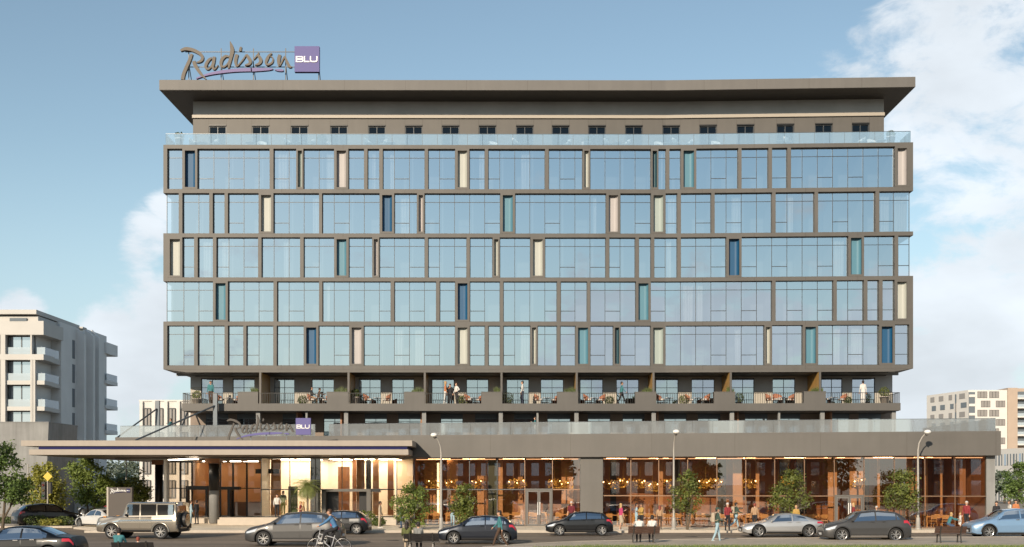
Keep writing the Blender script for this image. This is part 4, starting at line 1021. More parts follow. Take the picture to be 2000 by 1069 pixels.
# ------------------------------------------------------------------ street lamps, traffic light, poles, benches
M_POLE = mat('pale_pole', (.40, .37, .33), .45, .3); M_BULB = mat('lamp_globe', (.82, .80, .76), .3)
def lamp(label, x, base_y, D, top, head, side):
    t = thing('street_lamp', label, 'street lamp', (PX(x, D), D, .15), 0, 'pale street lamps along the kerb'); h = top
    MB().lathe((0, 0, 0), [(.24, 0), (.24, .06), (.15, .10), (.13, .75), (.085, .8)], 12).build('base', M_POLE, t)
    dx, dy = side; pts = [(0, 0, .7), (0, 0, 3), (0, 0, h - 1.1), (dx * .12, dy * .12, h - .65), (dx * .45, dy * .45, h - .28), (dx * .85, dy * .85, h - .02)]
    MB().tube(pts, [.085, .075, .055, .045, .04, .035], 10).build('pole', M_POLE, t)
    m = MB(); hd = V((dx * 1.05, dy * 1.05, h + .06)); m.ell(hd, (.22, .22, .14), 14, 8); m.build('lamp_head', M_BULB, t)
    m = MB(); m.tube([hd + V((-dx * .25, -dy * .25, -.10)), hd + V((0, 0, -.18))], .09, 8); m.build('lamp_socket', M_METAL, t)
D = 78.0
lamp('pale street lamp with its arm bending left, beside the canopy end', 861.5, 1031, D, PZ(852, D) - .15, 0, (-.42, -.25))
lamp('pale street lamp between the seated white shirts and the slender tree, arm towards the road', 1316, 1035, D, PZ(846, D) - .15, 0, (.08, -.5))
lamp('pale street lamp with its arm bending right, near the right end of the podium', 1793, 1036, D, PZ(846, D) - .15, 0, (.50, -.25))
D = 95
t = thing('traffic_light', 'black traffic light head on a pole at the left street corner', 'traffic light', (PX(93, D), D, .12))
MB().tube([(0, 0, 0), (0, 0, 3.95)], .06, 8).build('pole', M_POLE, t)
m = MB(); m.bbox(-.42, -.08, -.22, .12, 1.75, 3.15, .04); hd = m.build('signal_head', M_DARK, t)
for k, c in enumerate(((.10, .015, .01), (.10, .06, .01), (.015, .06, .02))):
    MB().lathe((0, 0, 0), [(.10, -.02), (.10, .02)], 14).build('lens', mat(f'lens_{k}', c, .2), hd); lo = hd.children[-1]; lo.rotation_euler = (R(90), 0, 0); lo.location = (-.25, -.235, 2.87 - k * .42)
m = MB(); m.bbox(.07, .34, -.15, .12, 2.2, 3.1, .04); m.build('side_signal_head', M_DARK, t)
t = thing('warning_sign', 'yellow diamond road sign above the traffic light', 'road sign', (PX(94, D), D - .1, PZ(931, D)))
q = .36; m = MB(); m.extrude([(-q, 0, 0), (0, 0, -q), (q, 0, 0), (0, 0, q)], (0, .03, 0)); m.build('plate', mat('sign_yellow', (.62, .42, .03), .4), t)
m = MB(); m.box(-.03, .03, .03, .06, -.3, .3); m.build('bracket', M_POLE, t)
for x, y0, D, h, lb in ((55, 1000, 100, 4.6, 'thin grey pole between the dark tree and the yellow green tree'), (246.5, 952, 98, 5.0, 'thin pale pole rising behind the brown slab sign')):
    t = thing('pole', lb, 'pole', (PX(x, D), D, .12)); MB().tube([(0, 0, 0), (0, 0, h)], [.06, .045], 8).build('shaft', M_POLE, t); MB().lathe((0, 0, 0), [(.12, 0), (.12, .05), (.07, .1)], 10).build('base', M_POLE, t)
M_BENW = mat('bench_slats', (.075, .04, .028), .55, 0, .2, 4); M_BENF = mat('bench_frame', (.075, .07, .065), .4, .5); M_BEND = mat('bench_dark_slats', (.022, .020, .020), .5, 0, .2, 4)
def bench(name, label, loc, rz, dark):   # seen from behind: the back is on the -y side, sitters face +y
    t = thing(name, label, 'bench', loc, rz, 'park benches facing the hotel'); W_ = M_BEND if dark else M_BENW
    for sx in (-.52, .52):
        f = MB(); f.bar((sx, .30, 0), (sx, .24, .43), .06, .05); f.bar((sx, -.26, 0), (sx, -.14, .45), .06, .05); f.bar((sx, -.14, .45), (sx, -.34, .88), .06, .05); f.bar((sx, -.22, .415), (sx, .30, .415), .05, .05); f.build('frame', M_BENF, t)
    m = MB()
    for k in range(3): c = .56 + k * .115; y = -.195 - k * .055; m.obox((0, y + .03, c), (.80, 0, 0), (0, -.022, .050), (0, .012, .006))
    m.build('backrest', W_, t)
    m = MB()
    for k in range(4): m.box(-.80, .80, -.16 + k * .115, -.06 + k * .115, .441, .468)
    m.build('seat', W_, t); return t
BEN = [('dark bench at the bottom left with a man in a teal jumper', 262, 47, True, .06), ('dark bench with a pair seen from behind, left of centre', 824, 55, True, -.05), ('brown slatted bench where two white shirts sit', 1257, 61.6, False, 0), ('empty brown slatted bench near the light blue car', 1854, 61.6, False, 0)]
for lb, x, D, dk, rz in BEN: bench('bench', lb, (PX(x, D), D, .10 if D > 60 else 0.0), rz, dk)
M_WICK = mat('wicker', (.36, .15, .085), .7, 0, .25, 12, .4, 60); M_WICKL = mat('wicker_light', (.40, .22, .12), .7, 0, .2, 12); M_WHITEF = mat('white_furniture', (.72, .70, .70), .5); M_CUSH = mat('cushion', (.55, .50, .45), .9)
def armchair(name, wm, cm, cat='armchair'):
    t = thing(name, 'chair', cat)
    m = MB(); m.bbox(-.28, .28, -.26, .26, .30, .42, .03); m.build('seat', cm, t)
    m = MB(); n = 11
    for k in range(n):
        for a0, a1 in ((math.pi * (k / n), math.pi * ((k + 1) / n)),):
            P_ = []
            for a in (a0, a1):
                top = .60 + .20 * math.sin(a); P_ += [(math.cos(a), math.sin(a), top)]
            (c0, s0, t0), (c1, s1, t1) = P_; r0, r1 = .33, .29
            m.hexa([(r0 * c0, r0 * s0, .28), (r0 * c1, r0 * s1, .28), (r1 * c1, r1 * s1, .28), (r1 * c0, r1 * s0, .28), (r0 * 1.12 * c0, r0 * 1.12 * s0, t0), (r0 * 1.12 * c1, r0 * 1.12 * s1, t1), (r1 * 1.12 * c1, r1 * 1.12 * s1, t1), (r1 * 1.12 * c0, r1 * 1.12 * s0, t0)], True)
    m.build('backrest', wm, t)
    for sx in (-1, 1):
        for sy in (-1, 1): MB().tube([(sx * .24, sy * .22, .31), (sx * .27, sy * .25, 0)], .018, 6).build('leg', M_DARK, t)
    return t
def small_table(name, wm, lm, r=.35, h=.5):
    t = thing(name, 'table', 'table'); MB().lathe((0, 0, 0), [(r * .96, h - .035), (r, h - .02), (r, h)], 20).build('tabletop', wm, t)
    MB().lathe((0, 0, 0), [(r * .55, 0), (r * .5, .025), (.03, .05), (.03, h - .03)], 14).build('pedestal', lm, t); return t
# balcony sets: (photo column of chair, facing, column of table)
ARM = armchair('wicker_armchair', M_WICK, M_CUSH); TB = small_table('side_table', M_WHITEF, M_DARK)
CHX = [(424, 1.5), (455, -1.4), (605, 1.4), (632, -1.5), (716, 1.5), (751, -1.5), (915, 1.3), (935, -1.4), (1053, 1.5), (1085, -1.5), (1150, 1.4), (1176, -1.3), (1294, 1.3), (1352, 1.4), (1382, -1.4), (1511, 1.5), (1524, .2), (1550, -1.5), (1617, 1.4), (1654, -1.4)]
TBX = [440, 619, 734, 925, 1069, 1163, 1311, 1367, 1535, 1636]
bal = lambda x: sum(x > f for f in FIN)
cnt = {}
for i, (x, rz) in enumerate(CHX):
    b = bal(x); cnt[b] = cnt.get(b, 0) + 1; (ax, ay) = FS.xy(x, -.95 - .25 * (i % 2))
    place(ARM, i > 0, (ax, ay, zf), rz, f'reddish wicker armchair on the {ORD[b]} balcony from the left, {ORD[cnt[b] - 1]} chair there', 'wicker armchairs on the balconies')
for i, x in enumerate(TBX):
    (ax, ay) = FS.xy(x, -1.15); place(TB, i > 0, (ax, ay, zf), 0, f'white round side table on the balcony storey, {ORD[i]} table from the left', 'white side tables on the balconies')
# white furniture on the roof terrace behind the glass
CH2 = armchair('lounge_chair', M_WHITEF, M_CUSH); TB2 = small_table('terrace_table', M_WHITEF, M_WHITEF, .38, .45)
xs = [372, 410, 503, 560, 602, 632, 718, 745, 962, 1010, 1108, 1148, 1190, 1225, 1292, 1325, 1350, 1405, 1545, 1690, 1715]
for i, x in enumerate(xs):
    (ax, ay) = FT.xy(x, -.95 - .3 * (i % 3)); place(CH2, i > 0, (ax, ay, zr), (1.4, -1.4, .3)[i % 3], f'white lounge chair behind the roof terrace glass, number {ORD[i] if i < 20 else "last"} from the left', 'white lounge chairs on the roof terrace')
for i, x in enumerate((388, 483, 584, 760, 945, 1030, 1208, 1308, 1530, 1730)):
    (ax, ay) = FT.xy(x, -1.1); place(TB2, i > 0, (ax, ay, zr), 0, f'low white table behind the roof terrace glass, {ORD[i]} from the left', 'white tables on the roof terrace')
for i, (x, r, ph_) in enumerate(((343, .38, .75), (624, .42, .5), (1150, .3, .5), (1748, .36, .7))):
    (ax, ay) = FT.xy(x, -1.0); shrub('terrace_planter', f'white planter with a leafy plant behind the roof terrace glass, {ORD[i]} planter from the left', (ax, ay, zr), (r, r, r * .7), 180, .12, LF_BUSH, 95 + i, 'planters on the roof terrace', pot=(.32, ph_, M_WHITEF))
# dining room furniture seen through the podium glass
M_OAK = mat('oak', (.62, .36, .16), .45, 0, .15, 3)
def dchair():
    t = thing('dining_chair', 'chair', 'chair'); m = MB(); m.bbox(-.23, .23, -.23, .23, .43, .48, .02); m.build('seat', M_OAK, t)
    m = MB(); m.obox((0, .235, .72), (.22, 0, 0), (0, .02, 0), (0, .03, .14)); m.build('backrest', M_OAK, t)
    for sx in (-1, 1):
        for sy in (-1, 1): MB().tube([(sx * .2, sy * .2, .44), (sx * .22, sy * .24, 0)] if sy < 0 else [(sx * .2, .24, .86), (sx * .2, .22, .44), (sx * .22, .26, 0)], .02, 6).build('leg', M_OAK, t)
    return t
def dtable():
    t = thing('dining_table', 'table', 'table'); m = MB(); m.bbox(-.85, .85, -.4, .4, .71, .76, .015); m.build('tabletop', M_OAK, t)
    for sx in (-1, 1):
        for sy in (-1, 1): m = MB(); m.box(sx * .74 - .035, sx * .74 + .035, sy * .32 - .035, sy * .32 + .035, 0, .71); m.build('leg', M_OAK, t)
    return t
DC, DT = dchair(), dtable(); nc = 0
bays = [(1204, 1), (1262, 1), (1315, 1), (1372, 1), (1428, 1), (1485, 1), (1600, 1), (1718, 1), (1776, 1), (1845, 1), (838, 0), (890, 0), (998, 0), (1052, 0), (1105, 0)]
for i, (x, rt) in enumerate(bays):
    D = FG.D(x); (ax, ay) = FG.xy(x, -1.35 - .2 * (i % 2)); z = .165 if rt else .195
    where = f'{ORD[i]} table from the stone pillar' if rt else f'{ORD[14 - i]} table leftwards from the stone pillar'
    place(DT, i > 0, (ax, ay, z), rnd.uniform(-.05, .05), f'oak dining table behind the podium glass, {where}', 'oak dining tables')
    for k, (dx, dy, rz) in enumerate(((-.42, -.62, math.pi), (.42, -.62, math.pi), (-.42, .62, 0), (.42, .62, 0))):
        place(DC, nc > 0, (ax + dx + rnd.uniform(-.08, .08), ay + dy, z), rz + rnd.uniform(-.3, .3), f'oak chair at the {where}, {("near left", "near right", "far left", "far right")[k]} seat', 'oak dining chairs'); nc += 1
# brass branch chandeliers
M_BRASS = mat('brass', (.62, .38, .10), .28, .9); M_GLOW = mat('bulb_glow', (1, .68, .30), emit=12)
def chand():
    t = thing('chandelier', 'lamp', 'chandelier'); rg = random.Random(5); m = MB(); g_ = MB(); m.tube([(0, 0, 1.2), (0, 0, .25)], .012, 5)
    for k in range(16):
        a = k * 2.4; e = rg.uniform(-.5, .6); r = rg.uniform(.25, .48); p = V((math.cos(a) * r, math.sin(a) * r, e * .55)); m.tube([(0, 0, .1), p], .012, 4); m.ell(p, (.05, .05, .06), 6, 4)
        if k % 6 == 0: g_.ell(p + V((0, 0, .08)), .045, 6, 4)
    lf = MB()
    for k in range(70):
        a = rg.uniform(0, 6.28); r = rg.uniform(.1, .5); c = V((math.cos(a) * r, math.sin(a) * r, rg.uniform(-.32, .32))); leaf(lf, c, .17, rg, 0)
    lf.build('brass_leaves', mat('brass_leaf', (.62, .40, .09), .4, .25), t)
    m.build('branches', M_BRASS, t); g_.build('bulb', M_GLOW, t); return t
CN = chand()
for i, (x, y) in enumerate(((842, 945), (878, 946), (930, 945), (1003, 946), (1017, 944), (1085, 945), (1107, 948), (1194, 947), (1223, 944), (1254, 945), (1280, 951), (1305, 945), (1384, 945), (1409, 944), (1478, 945), (1548, 940), (1690, 943))):
    o = -1.3 - .5 * (i % 3); (ax, ay) = FG.xy(x, o); place(CN, i > 0, (ax, ay, PZ(y, ay)), i * 1.3, f'brass branching chandelier behind the podium glass, {ORD[i]} from the left', 'brass chandeliers')
# ------------------------------------------------------------------ cars
M_TYRE = mat('tyre', (.015, .015, .015), .8); M_RIM = mat('alloy', (.42, .41, .40), .3, .8); M_WELL = mat('wheel_well', (.012, .012, .012), .9)
M_CHR = mat('chrome', (.75, .75, .76), .12, 1.0); M_TAIL = mat('tail_lamp', (.45, .012, .03), .2, 0, coat=.5); M_HEAD = mat('head_lamp', (.65, .67, .70), .12, .3, coat=1); M_TRIM = mat('black_trim', (.02, .02, .021), .5); M_PLATE = mat('number_plate', (.6, .6, .6), .5)
M_CWIN = glass('car_window', (.35, .38, .40), .46, (.9, .95, 1.0), .01, 0, 1, .06, (.05, .06, .07))
M_SEATC = mat('car_interior', (.03, .03, .03), .8)
def fixn(o):
    b = bmesh.new(); b.from_mesh(o.data); bmesh.ops.recalc_face_normals(b, faces=b.faces); b.to_mesh(o.data); b.free()
def paint(nm, c, metal=.35, rough=.32): return mat(nm, c, rough, metal, 0, 1, 0, 1, .5, 0, .9 if max(c) > .15 else .45)
def interp(pts, x):
    if x <= pts[0][0]: return pts[0][1]
    for (a, b), (c, d) in zip(pts, pts[1:]):
        if x <= c: t = (x - a) / (c - a); return b + (d - b) * t
    return pts[-1][1]
def sm(pts, x, h=.02): return (interp(pts, x - h) + 2 * interp(pts, x) + interp(pts, x + h)) / 4
SHAPES = {   # along the length 0 front .. 1 rear (fractions); heights in metres
 'hatch': dict(L=4.05, W=1.78, r=.33, fw=.20, rw=.83, top=[(0, .62), (.03, .76), (.26, 1.0), (.42, 1.40), (.60, 1.46), (.84, 1.38), (.95, 1.02), (.985, .85), (1, .6)], belt=[(0, .62), (.26, .93), (.7, 1.0), (1, 1.03)], cab=(.27, .44, .86, .955), tw=.72, pil=(.60, .82)),
 'suv': dict(L=4.68, W=1.88, r=.37, fw=.20, rw=.81, top=[(0, .70), (.03, .88), (.25, 1.12), (.41, 1.58), (.60, 1.67), (.84, 1.56), (.95, 1.18), (.985, 1.0), (1, .7)], belt=[(0, .7), (.25, 1.05), (.7, 1.12), (1, 1.18)], cab=(.26, .43, .85, .955), tw=.72, pil=(.585, .81)),
 'sedan': dict(L=4.85, W=1.84, r=.34, fw=.19, rw=.79, top=[(0, .60), (.03, .75), (.28, .97), (.43, 1.39), (.56, 1.44), (.70, 1.38), (.86, 1.06), (.97, 1.02), (1, .62)], belt=[(0, .6), (.28, .90), (.7, .98), (1, 1.0)], cab=(.29, .44, .70, .855), tw=.70, pil=(.57, .76)),
 'coupe': dict(L=4.70, W=1.87, r=.35, fw=.19, rw=.80, top=[(0, .55), (.03, .70), (.28, .92), (.44, 1.31), (.56, 1.37), (.70, 1.30), (.91, .98), (.98, .93), (1, .6)], belt=[(0, .55), (.28, .86), (.7, .92), (1, .93)], cab=(.29, .45, .70, .90), tw=.68, pil=(.60, .80)),
 'boxy': dict(L=4.55, W=1.93, r=.40, fw=.19, rw=.80, top=[(0, .85), (.012, 1.16), (.31, 1.24), (.325, 1.26), (.372, 1.90), (.395, 1.97), (.975, 1.97), (.988, 1.92), (.995, 1.2), (1, .75)], belt=[(0, .85), (.3, 1.20), (1, 1.24)], cab=(.325, .388, .98, .992), tw=.92, pil=(.545, .745)),
}
def car(kind, name, label, loc, rz, pm, extra=(), scale=1.0, group='cars on the road in front of the hotel'):
    S = SHAPES[kind]; L_, Wd, r = S['L'], S['W'] / 2, S['r']; t = thing(name, label, 'car', loc, rz, group); t.scale = (scale,) * 3
    box = kind == 'boxy'; zb = .36 if box else .2; xA, xB, xC, xD = S['cab']; roof = max(p[1] for p in S['top'])
    def sec(u):
        h = sm(S['top'], u, .006 if box else .018); b = min(interp(S['belt'], u), h - .025)
        e = min(u, 1 - u); tp = 1 - (.0 if box else .16) * max(0, 1 - e / .14) ** 2 - (.02 if box else .05) * max(0, 1 - e / .03); w = Wd * tp
        tt = max(0, min(1, (h - b - .03) / (roof - interp(S['belt'], .6)))); wt = w * (.93 - (.93 - S['tw']) * tt)
        lo = zb + (.0 if e > .06 else (.06 - e) * (1.5 if not box else .5)); mid = (lo + b) / 2
        return [(0, lo), (w * .84, lo), (w * .965, lo + .05), (w * 1.0, lo + .2), (w * 1.005, mid + .08), (w * .985, b - .06), (w * .955, b), (w * .955 + (wt - w * .955) * .5, b + (h - b) * .5), (wt, h - .055 * min(1, tt * 3 + .2)), (wt * .93, h - .018), (wt * .55, h + .012), (0, h + .02)]
    us = sorted(set([0, .004, .012, .025, .045, .07] + [1 - q for q in (0, .004, .012, .025, .045, .07)] + [.1 + .8 * k / 46 for k in range(47)] + [xA, xB, xC, xD]))
    bm = MB(); nS = 12; vs = []; X_ = lambda u: (u - .5) * L_
    for u in us:
        s_ = sec(u); ring = [(X_(u), -y, z) for y, z in s_] + [(X_(u), y, z) for y, z in s_[-2:0:-1]]; vs += ring
    n = len(ring); fs = []
    for i in range(len(us) - 1):
        for k in range(n): fs.append((i * n + k, i * n + (k + 1) % n, (i + 1) * n + (k + 1) % n, (i + 1) * n + k))
    fs += [tuple(range(n))[::-1], tuple(range((len(us) - 1) * n, len(us) * n))]
    bm.add(vs, fs, True); body = bm.build('body', [pm, M_WELL], t); fixn(body)
    xf, xr = X_(S['fw']), X_(S['rw'])
    for xw in (xf, xr):    # wheel arches cut out of the shell
        c = MB(); k_ = 28; R_ = r + .07; ring0 = [(xw + R_ * math.cos(2 * math.pi * j / k_), -Wd * 1.2, r + R_ * math.sin(2 * math.pi * j / k_)) for j in range(k_)]
        for s_ in (0, 1):
            c.k = 1; q = [(a, (-Wd * 1.2 if not s_ else Wd - .30), z) for a, _, z in ring0]; c.extrude(q, (0, .2 * Wd + .30, 0))
        co_ = c.build('cut', [pm, M_WELL], t); fixn(co_); md = body.modifiers.new('b', 'BOOLEAN'); md.operation = 'DIFFERENCE'; md.object = co_; md.solver = 'EXACT'
        dg = bpy.context.evaluated_depsgraph_get(); me = bpy.data.meshes.new_from_object(body.evaluated_get(dg)); body.modifiers.clear(); body.data = me; bpy.data.objects.remove(co_)
    ss = [p.material_index for p in body.data.polygons]
    body.data.polygons.foreach_set('use_smooth', [m == 0 for m in ss])
    try: body.data.set_sharp_from_angle(angle=R(38))
    except Exception: pass
    def S2(u, v):
        s_ = sec(u); i = max(0, min(10, int(v))); f = v - i; a, b = s_[i], s_[i + 1]; return (a[0] + (b[0] - a[0]) * f, a[1] + (b[1] - a[1]) * f)
    def patch(nm, u0, u1, v0, v1, m, parent, side, off=.006, n_=8, lean0=0, lean1=0, label=None, dz=0):
        mb = MB(); P_ = []
        nv = max(1, int(math.ceil((v1 - v0) * 2)))
        for i in range(n_ + 1):
            row = []
            for j in range(nv + 1):
                g = j / nv; u = u0 + lean0 * g + (u1 + lean1 * g - u0 - lean0 * g) * i / n_; y, z = S2(u, v0 + (v1 - v0) * g); row.append((X_(u), side * (y + off), z + dz))
            P_.append(row)
        for i in range(n_):
            for j in range(nv):
                q = [P_[i][j], P_[i + 1][j], P_[i + 1][j + 1], P_[i][j + 1]]; mb.quad(*(q if side < 0 else q[::-1]), True)
        return mb.build(nm, m, parent, label=label)
    p1, p2 = S['pil']
    for side in (-1, 1):
        w0 = xA + (xB - xA) * .42 if not box else xB - .005
        patch('side_window', w0, p1 - .008, 6.12, 7.88, M_CWIN, t, side, lean0=(xB - xA) * .42 if not box else 0)
        patch('side_window', p1 + .008, p2, 6.12, 7.88, M_CWIN, t, side, lean1=0 if kind in ('suv', 'hatch', 'boxy') else -.05)
        if kind != 'coupe': patch('quarter_window', p2 + .014, min(xC + (xD - xC) * .45, .97) - (.0 if box else .03), 6.15, 7.8, M_CWIN, t, side, lean1=0 if box else -.05)
        f0, f1, r1 = S['fw'] + (r + .1) / L_, p1, S['rw'] - (r + .1) / L_
        for a, b in ((f0, f1 - .004), (f1 + .004, r1)):
            d = patch('door', a, b, 2.6, 5.93, pm, t, side, .005); y, z = S2(b - .03, 5.35); hx = X_(b - .035); mb = MB(); mb.bbox(hx - .10, hx + .10, side * (y + .03) - .02, side * (y + .03) + .02, z - .02, z + .02, .008); mb.build('handle', pm if 'chrome' not in extra else M_CHR, d)
        y, z = S2(xA + .05, 6); mb = MB(); mx_ = X_(xA + .055); mb.ell((mx_, side * (y + .10), z + .09), (.07, .10, .07), 10, 6); mb.bar((mx_, side * (y - .02), z + .02), (mx_, side * (y + .08), z + .06), .04); mb.build('mirror', pm if box is False else M_TRIM, t)
        patch('headlight', .018, .115 if not box else .03, 4.55, 5.7, M_HEAD, t, side, .007, lean1=.03)
        patch('taillight', .90 if not box else .975, .985, 4.7, 5.7, M_TAIL, t, side, .007)
        patch('sill_trim', S['fw'] + (r + .08) / L_, S['rw'] - (r + .08) / L_, 1.9, 2.6, M_CHR if 'sill' in extra else M_TRIM, t, side, .012)
        if 'chrome' in extra:
            patch('window_chrome', w0 - .02, xC + (xD - xC) * .3, 5.98, 6.10, M_CHR, t, side, .01)
            patch('window_chrome', xA + (xB - xA) * .8, xC + (xD - xC) * .12, 7.9, 8.02, M_CHR, t, side, .01)
        if box: patch('side_strip', .06, .95, 4.35, 4.62, M_CHR, t, side, .02)
        if kind in ('suv', 'boxy'):
            for xw in (xf, xr):
                mb = MB(); k_ = 16; Rr = r + .075; mb.tube([(xw + Rr * math.cos(math.pi * j / k_), side * (Wd - .015), max(r + Rr * math.sin(math.pi * j / k_), .3)) for j in range(k_ + 1)], .04 if not box else .06, 6); mb.build('arch_trim', M_TRIM if not box else pm, t)
    def across(nm, u0, u1, va, m, off, inset=.92, n_=6):
        mb = MB()
        for i in range(n_):
            ua, ub = u0 + (u1 - u0) * i / n_, u0 + (u1 - u0) * (i + 1) / n_
            for v0, v1 in ((va, 10), (10, 10.999)):
                (ya, za), (yb, zb_), (yc, zc_), (yd, zd) = S2(ua, v0), S2(ub, v0), S2(ub, v1), S2(ua, v1)
                for sd in (-1, 1):
                    q = [(X_(ua) + off[0], sd * ya * inset, za + off[1]), (X_(ub) + off[0], sd * yb * inset, zb_ + off[1]), (X_(ub) + off[0], sd * yc * inset, zc_ + off[1]), (X_(ua) + off[0], sd * yd * inset, zd + off[1])]
                    mb.quad(*(q if sd < 0 else q[::-1]), True)
        return mb.build(nm, m, t)
    across('windshield', xA + .012, xB - .012, 9, M_CWIN, (-.006, .008)); across('rear_window', xC + .012, xD - .012, 9, M_CWIN, (.006, .008))
    zt_ = roof; mb = MB(); mb.bbox(X_(.0) - .012, X_(.02), -Wd * .55, Wd * .55, zb + .13, zb + .38, .01); mb.build('grille', M_TRIM, t)
    mb = MB(); mb.bbox(X_(0) - .022, X_(.01), -.26, .26, zb + .16, zb + .27, .004); mb.build('number_plate', M_PLATE, t)
    mb = MB(); mb.bbox(X_(.985), X_(1) + .015, -Wd * .7, Wd * .7, zb + .02, zb + .2, .01); mb.build('rear_bumper', M_TRIM, t)
    mb = MB(); mb.bbox(X_(.99), X_(1) + .022, -.26, .26, zb + .28, zb + .39, .004); mb.build('number_plate', M_PLATE, t)
    for xw in (xf, xr):
        for side in (-1, 1):
            yc = side * (Wd - .125); mb = MB(); k_ = 28; prof = [(r * .70, -.10), (r * .93, -.105), (r, -.075), (r, .075), (r * .93, .105), (r * .70, .10)]; vs = []
            for a, b in prof:
                for j in range(k_): th = 2 * math.pi * j / k_; vs.append((xw + a * math.cos(th), yc + b, r + a * math.sin(th)))
            fs = [(i * k_ + j, i * k_ + (j + 1) % k_, (i + 1) * k_ + (j + 1) % k_, (i + 1) * k_ + j) for i in range(5) for j in range(k_)]; mb.add(vs, fs, True); wh = mb.build('wheel', M_TYRE, t)
            mb = MB(); mb.k = 1; ys = yc + side * .05
            mb.extrude([(xw + r * .70 * math.cos(2 * math.pi * j / k_), ys - side * .09, r + r * .70 * math.sin(2 * math.pi * j / k_)) for j in range(k_)], (0, side * .012, 0)); mb.k = 0
            ring_o = [(xw + r * .72 * math.cos(2 * math.pi * j / k_), ys + side * .045, r + r * .72 * math.sin(2 * math.pi * j / k_)) for j in range(k_)]; ring_i = [(xw + r * .64 * math.cos(2 * math.pi * j / k_), ys + side * .03, r + r * .64 * math.sin(2 * math.pi * j / k_)) for j in range(k_)]
            mb.add(ring_o + ring_i, [(j, (j + 1) % k_, k_ + (j + 1) % k_, k_ + j) for j in range(k_)], True)
            for j in range(10):
                th = 2 * math.pi * (j // 2) / 5 + (.13 if j % 2 else -.13) + .3; th2 = 2 * math.pi * (j // 2) / 5 + (.24 if j % 2 else -.24) + .3
                a = V((xw + r * .12 * math.cos(th), ys + side * .02, r + r * .12 * math.sin(th))); b = V((xw + r * .66 * math.cos(th2), ys + side * .03, r + r * .66 * math.sin(th2))); mb.bar(a, b, .03, .035)
            mb.extrude([(xw + r * .16 * math.cos(2 * math.pi * j / 12), ys + side * .0, r + r * .16 * math.sin(2 * math.pi * j / 12)) for j in range(12)], (0, side * .04, 0)); mb.build('rim', [M_RIM, M_WELL], wh)
    if box:
        c = V((L_ / 2 + .13, 0, 1.02)); mb = MB(); k_ = 24; prof = [(.0, -.11), (.37, -.11), (.40, -.06), (.40, .07), (.36, .11)]; vs = []
        mb.extrude([(c.x - .11, .40 * math.cos(2 * math.pi * j / k_), c.z + .40 * math.sin(2 * math.pi * j / k_)) for j in range(k_)], (.2, 0, 0)); sp = mb.build('spare_wheel', M_TRIM, t)
        mb = MB(); mb.extrude([(c.x + .085, .33 * math.cos(2 * math.pi * j / k_), c.z + .33 * math.sin(2 * math.pi * j / k_)) for j in range(k_)], (.03, 0, 0)); mb.build('cover', M_CHR, sp)
        mb = MB()
        for sd in (-1, 1): mb = MB(); mb.bbox(X_(.985), X_(1) + .06, sd * .95 if sd < 0 else .55, sd * .55 if sd < 0 else .95, .55, .80, .02); mb.build('bumper_end', M_TRIM, t)
        for sd in (-1, 1): mb = MB(); mb.bbox(X_(.07), X_(.11), sd * .78 - .05, sd * .78 + .05, 1.17, 1.22, .01); mb.build('turn_signal', mat('amber_lens', (.6, .25, .03), .3), t)
    for xs_ in (p1 - .06, p1 + .12):
        for sy in (-.4, .4): mb = MB(); mb.bbox(X_(xs_) - .05, X_(xs_) + .06, sy - .22, sy + .22, .5, interp(S['belt'], .6) + .22, .04); mb.build('seat', M_SEATC, t)
    return t
P_BLK = paint('paint_black', (.009, .010, .012)); P_NAVY = paint('paint_navy', (.012, .016, .026)); P_GREY = paint('paint_grey', (.045, .044, .044), .15, .4); P_SIL = paint('paint_silver', (.46, .46, .46), .6); P_WHT = paint('paint_white', (.62, .61, .59), .1); P_BLUE = paint('paint_blue', (.20, .33, .50), .4); P_CHAMP = paint('paint_champagne', (.24, .215, .18), .7, .25); P_BROWN = paint('paint_dark_brown', (.025, .018, .015)); P_NAVY2 = mat('paint_deep_blue', (.004, .006, .009), .4, .1, 0, 1, 0, 1, .25, 0, .12)
def cx(x, D): return PX(x, D)
car('sedan', 'parked_car', 'dark blue black sedan with chrome window trim cut by the bottom left corner', (cx(145, 47) - 2.43, 47.9, 0), 0, P_NAVY2, ('chrome',))
car('suv', 'moving_car', 'dark brown large car heading right and away behind the kerb island', (cx(86, 88), 88.6, 0), R(180 + 40), P_BROWN)
car('coupe', 'moving_car', 'white coupe turning away half hidden by the boxy champagne off-roader', (cx(197, 83.5), 83.8, 0), R(-42), P_WHT)
car('boxy', 'moving_car', 'boxy champagne off-roader with a spare wheel on its rear', (cx(277, 68.5), 68.9, 0), R(-8), P_CHAMP, (), 1.04)
car('suv', 'moving_car', 'grey crossover passing behind the cyclist', (cx(576, 60.6), 60.9, 0), R(-2), P_GREY, ('sill',), 1.02)
car('hatch', 'moving_car', 'black hatchback partly hidden behind the grey crossover and the cyclist', (cx(662, 75.6), 74.9, 0), R(-3), P_BLK)
car('hatch', 'moving_car', 'dark navy hatchback passing the man in a teal shirt', (cx(933, 62.6), 62.8, 0), 0, P_NAVY)
car('hatch', 'moving_car', 'black hatchback in front of the stone pillar', (cx(1131, 72.8), 72.9, 0), 0, P_BLK, (), .985)
car('coupe', 'moving_car', 'silver coupe between the backpackers and the grey crossover', (cx(1526, 70.8), 70.9, 0), 0, P_SIL, (), 1.01)
car('suv', 'moving_car', 'grey crossover directly behind the silver coupe', (cx(1688, 65.4), 65.5, 0), 0, P_GREY, ('sill',), 1.0)
car('suv', 'moving_car', 'light blue crossover cut by the right edge', (cx(1888, 69.6) + 2.36, 69.7, 0), R(1), P_BLUE, ('chrome',))
car('hatch', 'distant_car', 'small dark car far off between the trees and the brown slab sign', (cx(194, 112), 112, .12), R(-30), P_BLK)
